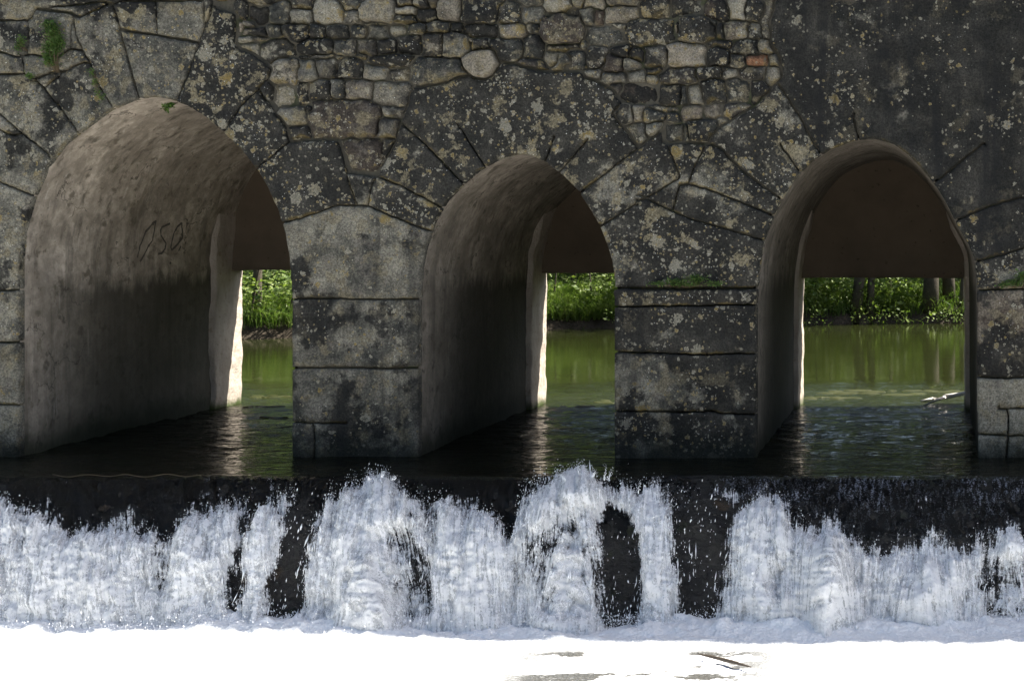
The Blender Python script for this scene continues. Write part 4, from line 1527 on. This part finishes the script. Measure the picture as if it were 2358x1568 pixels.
def tree(base, rad, height, lean, crown_z, crown_r, n_leaf, seed, label, leaf=0.10, low=0.38, limbs=6):
    r = np.random.default_rng(seed)
    t = empty('bank_tree', base)
    tag(t, label, 'tree', 'trees on the far bank')
    path, radii = [], []
    N = 12
    for i in range(N):
        u = i / (N - 1)
        path.append((lean[0] * u + 0.10 * math.sin(u * 4 + seed) * u, lean[1] * u + 0.07 * math.cos(u * 5 + seed) * u, -0.15 + height * u))
        radii.append(rad * (0.92 - 0.65 * u) * (1 + 0.25 * math.exp(-u * 30)))
    parts = [tube(path, radii, 9, True, 0.10, seed)]
    tips = []
    for k in range(limbs):
        u = r.uniform(low, 0.9)
        i = int(u * (N - 1))
        a = r.uniform(0, 6.28)
        ln = r.uniform(0.5, 1.0) * crown_r
        p0 = Vector(path[i])
        lp = [p0 + Vector((math.cos(a) * ln * q, math.sin(a) * ln * q, 0.55 * ln * q + 0.1 * math.sin(q * 3))) for q in np.linspace(0, 1, 6)]
        parts.append(tube(lp, [radii[i] * 0.45 * (1 - 0.8 * q) for q in np.linspace(0, 1, 6)], 6))
        tips.append(lp[-1])
    v, f = join(parts)
    obj('trunk', v, f, M_BARK, t)
    cl = [Vector(path[-1])] + tips
    C_ = np.array([tuple(c) for c in cl])
    own = r.integers(0, len(C_), n_leaf)
    d = r.normal(0, 1, (n_leaf, 3))
    d /= np.linalg.norm(d, axis=1)[:, None]
    P = C_[own] + d * (crown_r * 0.55 * r.random(n_leaf) ** 0.45)[:, None] * np.array([1, 1, 0.75])
    P = P[(P[:, 2] > crown_z) & (fbm(P[:, 0] * 1.7, P[:, 1] * 1.7, P[:, 2] * 1.7 + seed, 2, 3) > -0.25)]
    V, F = leaf_cards(P, r.gamma(9, leaf / 9, len(P)), seed, 0.3, 0.6, None, (0.35, -0.6, 0.7))
    fast_obj('crown', V, F, M_CROWN, t, False)
    return t


def bank_base(xd, back):
    """foot of a tree seen at traced column xd, `back` metres behind the water's edge"""
    y = 10.0
    for _ in range(20):
        x = CX + (xd - HX) * PX * (DC + y) / DC
        y = float(bank_y(x)) + back
    return (x, y, float(ground_h(np.array(x), np.array(y))))


TREES = [(1968, 0.12, 0.085, 6.5, (0.75, 0.2), 'leaning bark-brown tree trunk, left of the pair in the right-hand arch'),
         (2001, 0.10, 0.058, 6.0, (0.25, 0.3), 'slim straight tree trunk beside the leaning one in the right-hand arch'),
         (2046, 0.55, 0.028, 4.6, (0.15, 0.1), 'thin dark sapling between the trunks in the right-hand arch'),
         (2142, 0.15, 0.120, 7.5, (0.1, 0.2), 'thickest dark tree trunk near the right side of the right-hand arch'),
         (2186, 0.30, 0.095, 7.0, (-0.15, 0.3), 'dark tree trunk just right of the thickest one in the right-hand arch'),
         (2212, 0.10, 0.040, 5.0, (0.3, 0.0), 'thin tree trunk by the right jamb of the right-hand arch'),
         (590, 0.35, 0.060, 5.5, (0.2, 0.1), 'shaded tree trunk among ivy behind the left-hand arch'),
         (1322, 0.95, 0.040, 5.2, (-0.2, 0.2), 'slender tree behind the middle arch, left of two'),
         (1402, 1.10, 0.045, 5.4, (0.15, 0.1), 'slender tree behind the middle arch, right of two')]
TREES += [(572, 0.15, 0.014, 3.2, (0.5, -0.1), 'thin pale sapling at the left of the left-hand arch opening'),
          (655, 0.20, 0.012, 3.0, (0.7, -0.2), 'thin pale sapling leaning right in the left-hand arch opening'),
          (1272, 0.45, 0.014, 3.4, (0.2, 0.0), 'thin pale sapling beside the left jamb of the middle arch'),
          (1366, 0.35, 0.013, 3.2, (-0.3, 0.1), 'thin pale sapling near the centre of the middle arch'),
          (1876, 0.40, 0.014, 3.4, (0.15, 0.1), 'thin pale sapling by the left jamb of the right-hand arch'),
          (1922, 0.55, 0.013, 3.3, (-0.25, 0.1), 'thin pale sapling left of the leaning trunk in the right-hand arch')]
for i, (xd_, back, rad, h, ln, lab_) in enumerate(TREES):
    tree(bank_base(xd_, back), rad, h, ln, min(3.0, h * 0.6), 0.7 + rad * 4, 450 if rad > 0.02 else 120, 100 + i * 7, lab_, 0.11)

# shrubs up the bank: these fill the upper reflection
SHRUBS = [(640, 1.6, 1.5, 'dark leafy shrub hanging over the water behind the left-hand arch'), (560, 2.4, 1.8, 'tall shrub at the left edge of the left-hand arch'),
          (1290, 1.5, 1.3, 'round light-green shrub at the left of the middle arch'), (1400, 1.9, 1.5, 'light-green shrub at the right of the middle arch'),
          (1900, 1.3, 1.4, 'bright leafy shrub left of the leaning trunk in the right-hand arch'), (2085, 1.6, 1.4, 'bright leafy shrub between the trunks in the right-hand arch'),
          (2240, 1.5, 1.6, 'shaded shrub at the right side of the right-hand arch')]
for i, (xd_, back, h, lab_) in enumerate(SHRUBS):
    b = bank_base(xd_, back + 2.2)
    r = np.random.default_rng(300 + i)
    t = empty('bank_shrub', b)
    tag(t, lab_, 'shrub', 'shrubs on the far bank')
    parts, tips = [], []
    for k in range(9):
        a, tilt = r.uniform(0, 6.28), r.uniform(0.1, 0.7)
        ln = h * r.uniform(0.6, 1.0)
        e = Vector((math.cos(a) * tilt, math.sin(a) * tilt, 1)) * ln
        lp = [Vector((0, 0, -0.05)) + e * q + Vector((0, 0, -0.15 * q * q * tilt)) for q in np.linspace(0, 1, 6)]
        parts.append(tube(lp, [0.014 * (1 - 0.75 * q) for q in np.linspace(0, 1, 6)], 5))
        tips += lp[2:]
    v, f = join(parts)
    obj('stems', v, f, M_STEM, t)
    C_ = np.array([tuple(c) for c in tips])
    nl = 1700
    P = C_[r.integers(0, len(C_), nl)] + r.normal(0, 0.17, (nl, 3))
    P = P[(P[:, 2] > 0.02)]
    V, F = leaf_cards(P, r.gamma(8, 0.055 / 8, len(P)), 400 + i, 0.3, 0.62, None, (0.35, -0.6, 0.7))
    fast_obj('leaves', V, F, M_LEAF, t, False)

# taller trees farther back, whose lit crowns the river mirrors
BACK = [(-11.0, 13.5, 'left of the left-hand arch view'), (-8.4, 14.6, 'behind the left-hand arch'), (-6.2, 13.8, 'right of the left-hand arch view'), (-4.3, 15.2, 'left of the middle arch view'), (-2.4, 14.8, 'behind the middle arch'), (-0.6, 15.6, 'right of the middle arch view'),
        (1.0, 15.4, 'behind the left part of the right-hand arch'), (2.7, 15.9, 'behind the centre of the right-hand arch'), (4.6, 15.6, 'behind the right part of the right-hand arch'), (7.0, 15.2, 'beyond the right-hand arch')]
for i, (x_, y_, w_) in enumerate(BACK):
    zb = float(ground_h(np.array(x_), np.array(y_)))
    tree((x_, y_, zb), 0.09, 5.2, (0.2, 0.1), 0.25, 2.3, 4200, 700 + i * 3, 'tall leafy tree set back from the water, ' + w_, 0.23, 0.12, 10)

# ------------------------------------------------------------------ small things
def wall_plant(root_d, blobs, n, leaf, label, name='wall_weed', mat=None, seed=0, droop=0.0):
    """a plant rooted in a joint; blobs are traced (x, y, rx, ry)"""
    r = np.random.default_rng(500 + seed)
    base = Vector((float(WX(root_d[0])), -0.01, float(WZ(root_d[1]))))
    t = empty(name, base)
    tag(t, label, 'plant', 'plants rooted in the bridge joints')
    P, parts = [], []
    tot = sum(b[2] * b[3] for b in blobs)
    for (bx, by, rx, ry) in blobs:
        m = max(8, int(n * rx * ry / tot))
        q = r.normal(0, 0.5, (m, 3))
        P.append(np.stack([WX(bx) + q[:, 0] * rx * PX, -0.05 - np.abs(q[:, 1]) * 0.035, WZ(by) - q[:, 2] * ry * PX], 1))
        for k in range(max(3, m // 60)):
            e = P[-1][r.integers(0, m)]
            a = np.array(base)
            lp = [Vector(a * (1 - u) + e * u) + Vector((0, -0.02 * math.sin(u * 3.1), 0)) - base for u in np.linspace(0, 1, 5)]
            parts.append(tube(lp, [0.0022 * (1 - 0.6 * u) for u in np.linspace(0, 1, 5)], 4))
    v, f = join(parts)
    obj('stems', v, f, M_STEM, t)
    P = np.concatenate(P) - np.array(base)
    V, F = leaf_cards(P, r.gamma(6, leaf / 6, len(P)), 600 + seed, 0.3, 0.5, (0, -0.2, 0.35 - droop))
    fast_obj('leaves', V, F, mat or M_WEED, t, False)
    return t


wall_plant((140, 170), [(135, 75, 17, 22), (138, 112, 20, 24), (128, 140, 14, 16), (150, 100, 12, 18), (122, 62, 8, 8)], 3000, 0.012, 'bushy green weed growing from the joint above the left-hand arch', seed=1)
wall_plant((70, 120), [(66, 100, 9, 14), (58, 112, 8, 10)], 420, 0.011, 'small weed left of the bushy one at the top left', seed=2)
wall_plant((88, 182), [(86, 178, 8, 7)], 120, 0.010, 'tiny green tuft at the corner below the bushy weed', seed=3)
wall_plant((224, 165), [(226, 172, 5, 10), (233, 192, 6, 10), (240, 215, 5, 10), (247, 228, 7, 10)], 330, 0.010, 'thin trailing weed hanging towards the crown of the left-hand arch', seed=4, droop=0.8)
wall_plant((412, 238), [(402, 246, 13, 5), (396, 254, 8, 4)], 60, 0.026, 'leafy sprig at the crown of the left-hand arch', seed=5)
wall_plant((1560, 662), [(1520, 652, 22, 5), (1560, 648, 26, 8), (1608, 642, 24, 10), (1650, 652, 24, 6), (1590, 655, 40, 4)], 1500, 0.011, 'dark moss and weeds along the ledge of the pier between middle and right arches', 'ledge_moss', seed=6)
wall_plant((2345, 662), [(2335, 650, 22, 8), (2358, 636, 22, 12), (2310, 655, 16, 5)], 900, 0.012, 'green weeds on the ledge at the right edge', 'ledge_moss', seed=7)

# bleached branch caught against the right pier, twigs
p0, p1, p2, p3 = on_water(2150, 918, 0.02), on_water(2178, 914, 0.045), on_water(2205, 909, 0.06), on_water(2245, 900, 0.10)
base = Vector((p0.x, p0.y, 0))
br = empty('driftwood_branch', base)
tag(br, 'bleached white branch lying in the water inside the right-hand arch', 'branch')
v, f = tube([p0 - base, p1 - base, p2 - base, p3 - base], [0.014, 0.017, 0.014, 0.011], 9, True, 0.25, 4)
obj('stem', v, f, M_DRIFT, br)
v, f = join([tube([p1 - base, p1 - base + Vector((-0.10, -0.12, -0.02)), p1 - base + Vector((-0.20, -0.15, -0.06))], [0.012, 0.008, 0.004], 6, True, 0.2, 2),
             tube([p0 - base, p0 - base + Vector((-0.10, 0.02, -0.02))], [0.013, 0.008], 6, True, 0.3, 3)])
obj('side_shoot', v, f, M_DRIFT, br)
a_, b_ = on_water(1607, 1503, POOL_Z + 0.03), on_water(1730, 1532, POOL_Z + 0.03)
pts = [a_.lerp(b_, u) + Vector((0, 0.006 * math.sin(u * 4), -0.004)) for u in np.linspace(0, 1, 9)]
v, f = tube(pts, [0.003 + 0.005 * math.sin(u * 3.1) for u in np.linspace(0, 1, 9)], 7, True, 0.3, 5)
tag(obj('floating_twig', v, f, M_TWIG), 'dark wet twig floating in the foam below the falls', 'twig')
pts = [Vector((CX + (x - HX) * PX * (DC - 0.70) / DC, -0.70 + 0.01 * math.sin(x), 0.012 + 0.006 * math.sin(x * 0.07))) for x in np.linspace(120, 470, 30)]
v, f = tube(pts, [0.0022] * 30, 5, True, 0.3, 6)
tag(obj('crest_twig', v, f, M_STEM), 'long thin dry twig lying along the weir crest at the left', 'twig')

# scum and algae floating where the pond narrows into the arches
MATS0 = [(2130, 903, 90, 7), (1960, 902, 95, 5), (1900, 915, 60, 4), (1345, 940, 70, 7), (1390, 925, 40, 4), (600, 935, 50, 4), (640, 960, 40, 4), (620, 912, 50, 3)]
MATS = []
for (x_, y_, rx, ry) in MATS0:
    for k in range(9):
        a, u = rng.uniform(0, 6.28), rng.random() ** 0.6
        MATS.append((x_ + rx * u * math.cos(a), y_ + ry * u * math.sin(a), rx * rng.uniform(0.12, 0.5), ry * rng.uniform(0.10, 0.42)))
AV, AF = [], []
for mi, (x_, y_, rx, ry) in enumerate(MATS):
    n = 26
    b0 = len(AV)
    c = on_water(x_, y_, 0.004)
    AV.append(c)
    for k in range(n):
        a = 2 * math.pi * k / n
        rr = 1 + 0.45 * float(fbm(math.cos(a) * 2 + mi * 5, math.sin(a) * 2, 0, 4, 5))
        q = on_water(x_ + rx * rr * math.cos(a), y_ + ry * rr * math.sin(a), 0.004)
        AV.append(c.lerp(q, 0.6) + Vector((0, 0, 0.002)))
        AV.append(Vector((q.x, q.y, -0.006)))
    for k in range(n):
        a, b = b0 + 1 + 2 * k, b0 + 1 + 2 * ((k + 1) % n)
        AF += [(b0, a, b), (a, a + 1, b + 1, b)]
tag(obj('algae_mats', AV, AF, M_ALGAE), 'yellow-green algae mats on the water behind the arches', 'algae', kind='stuff')
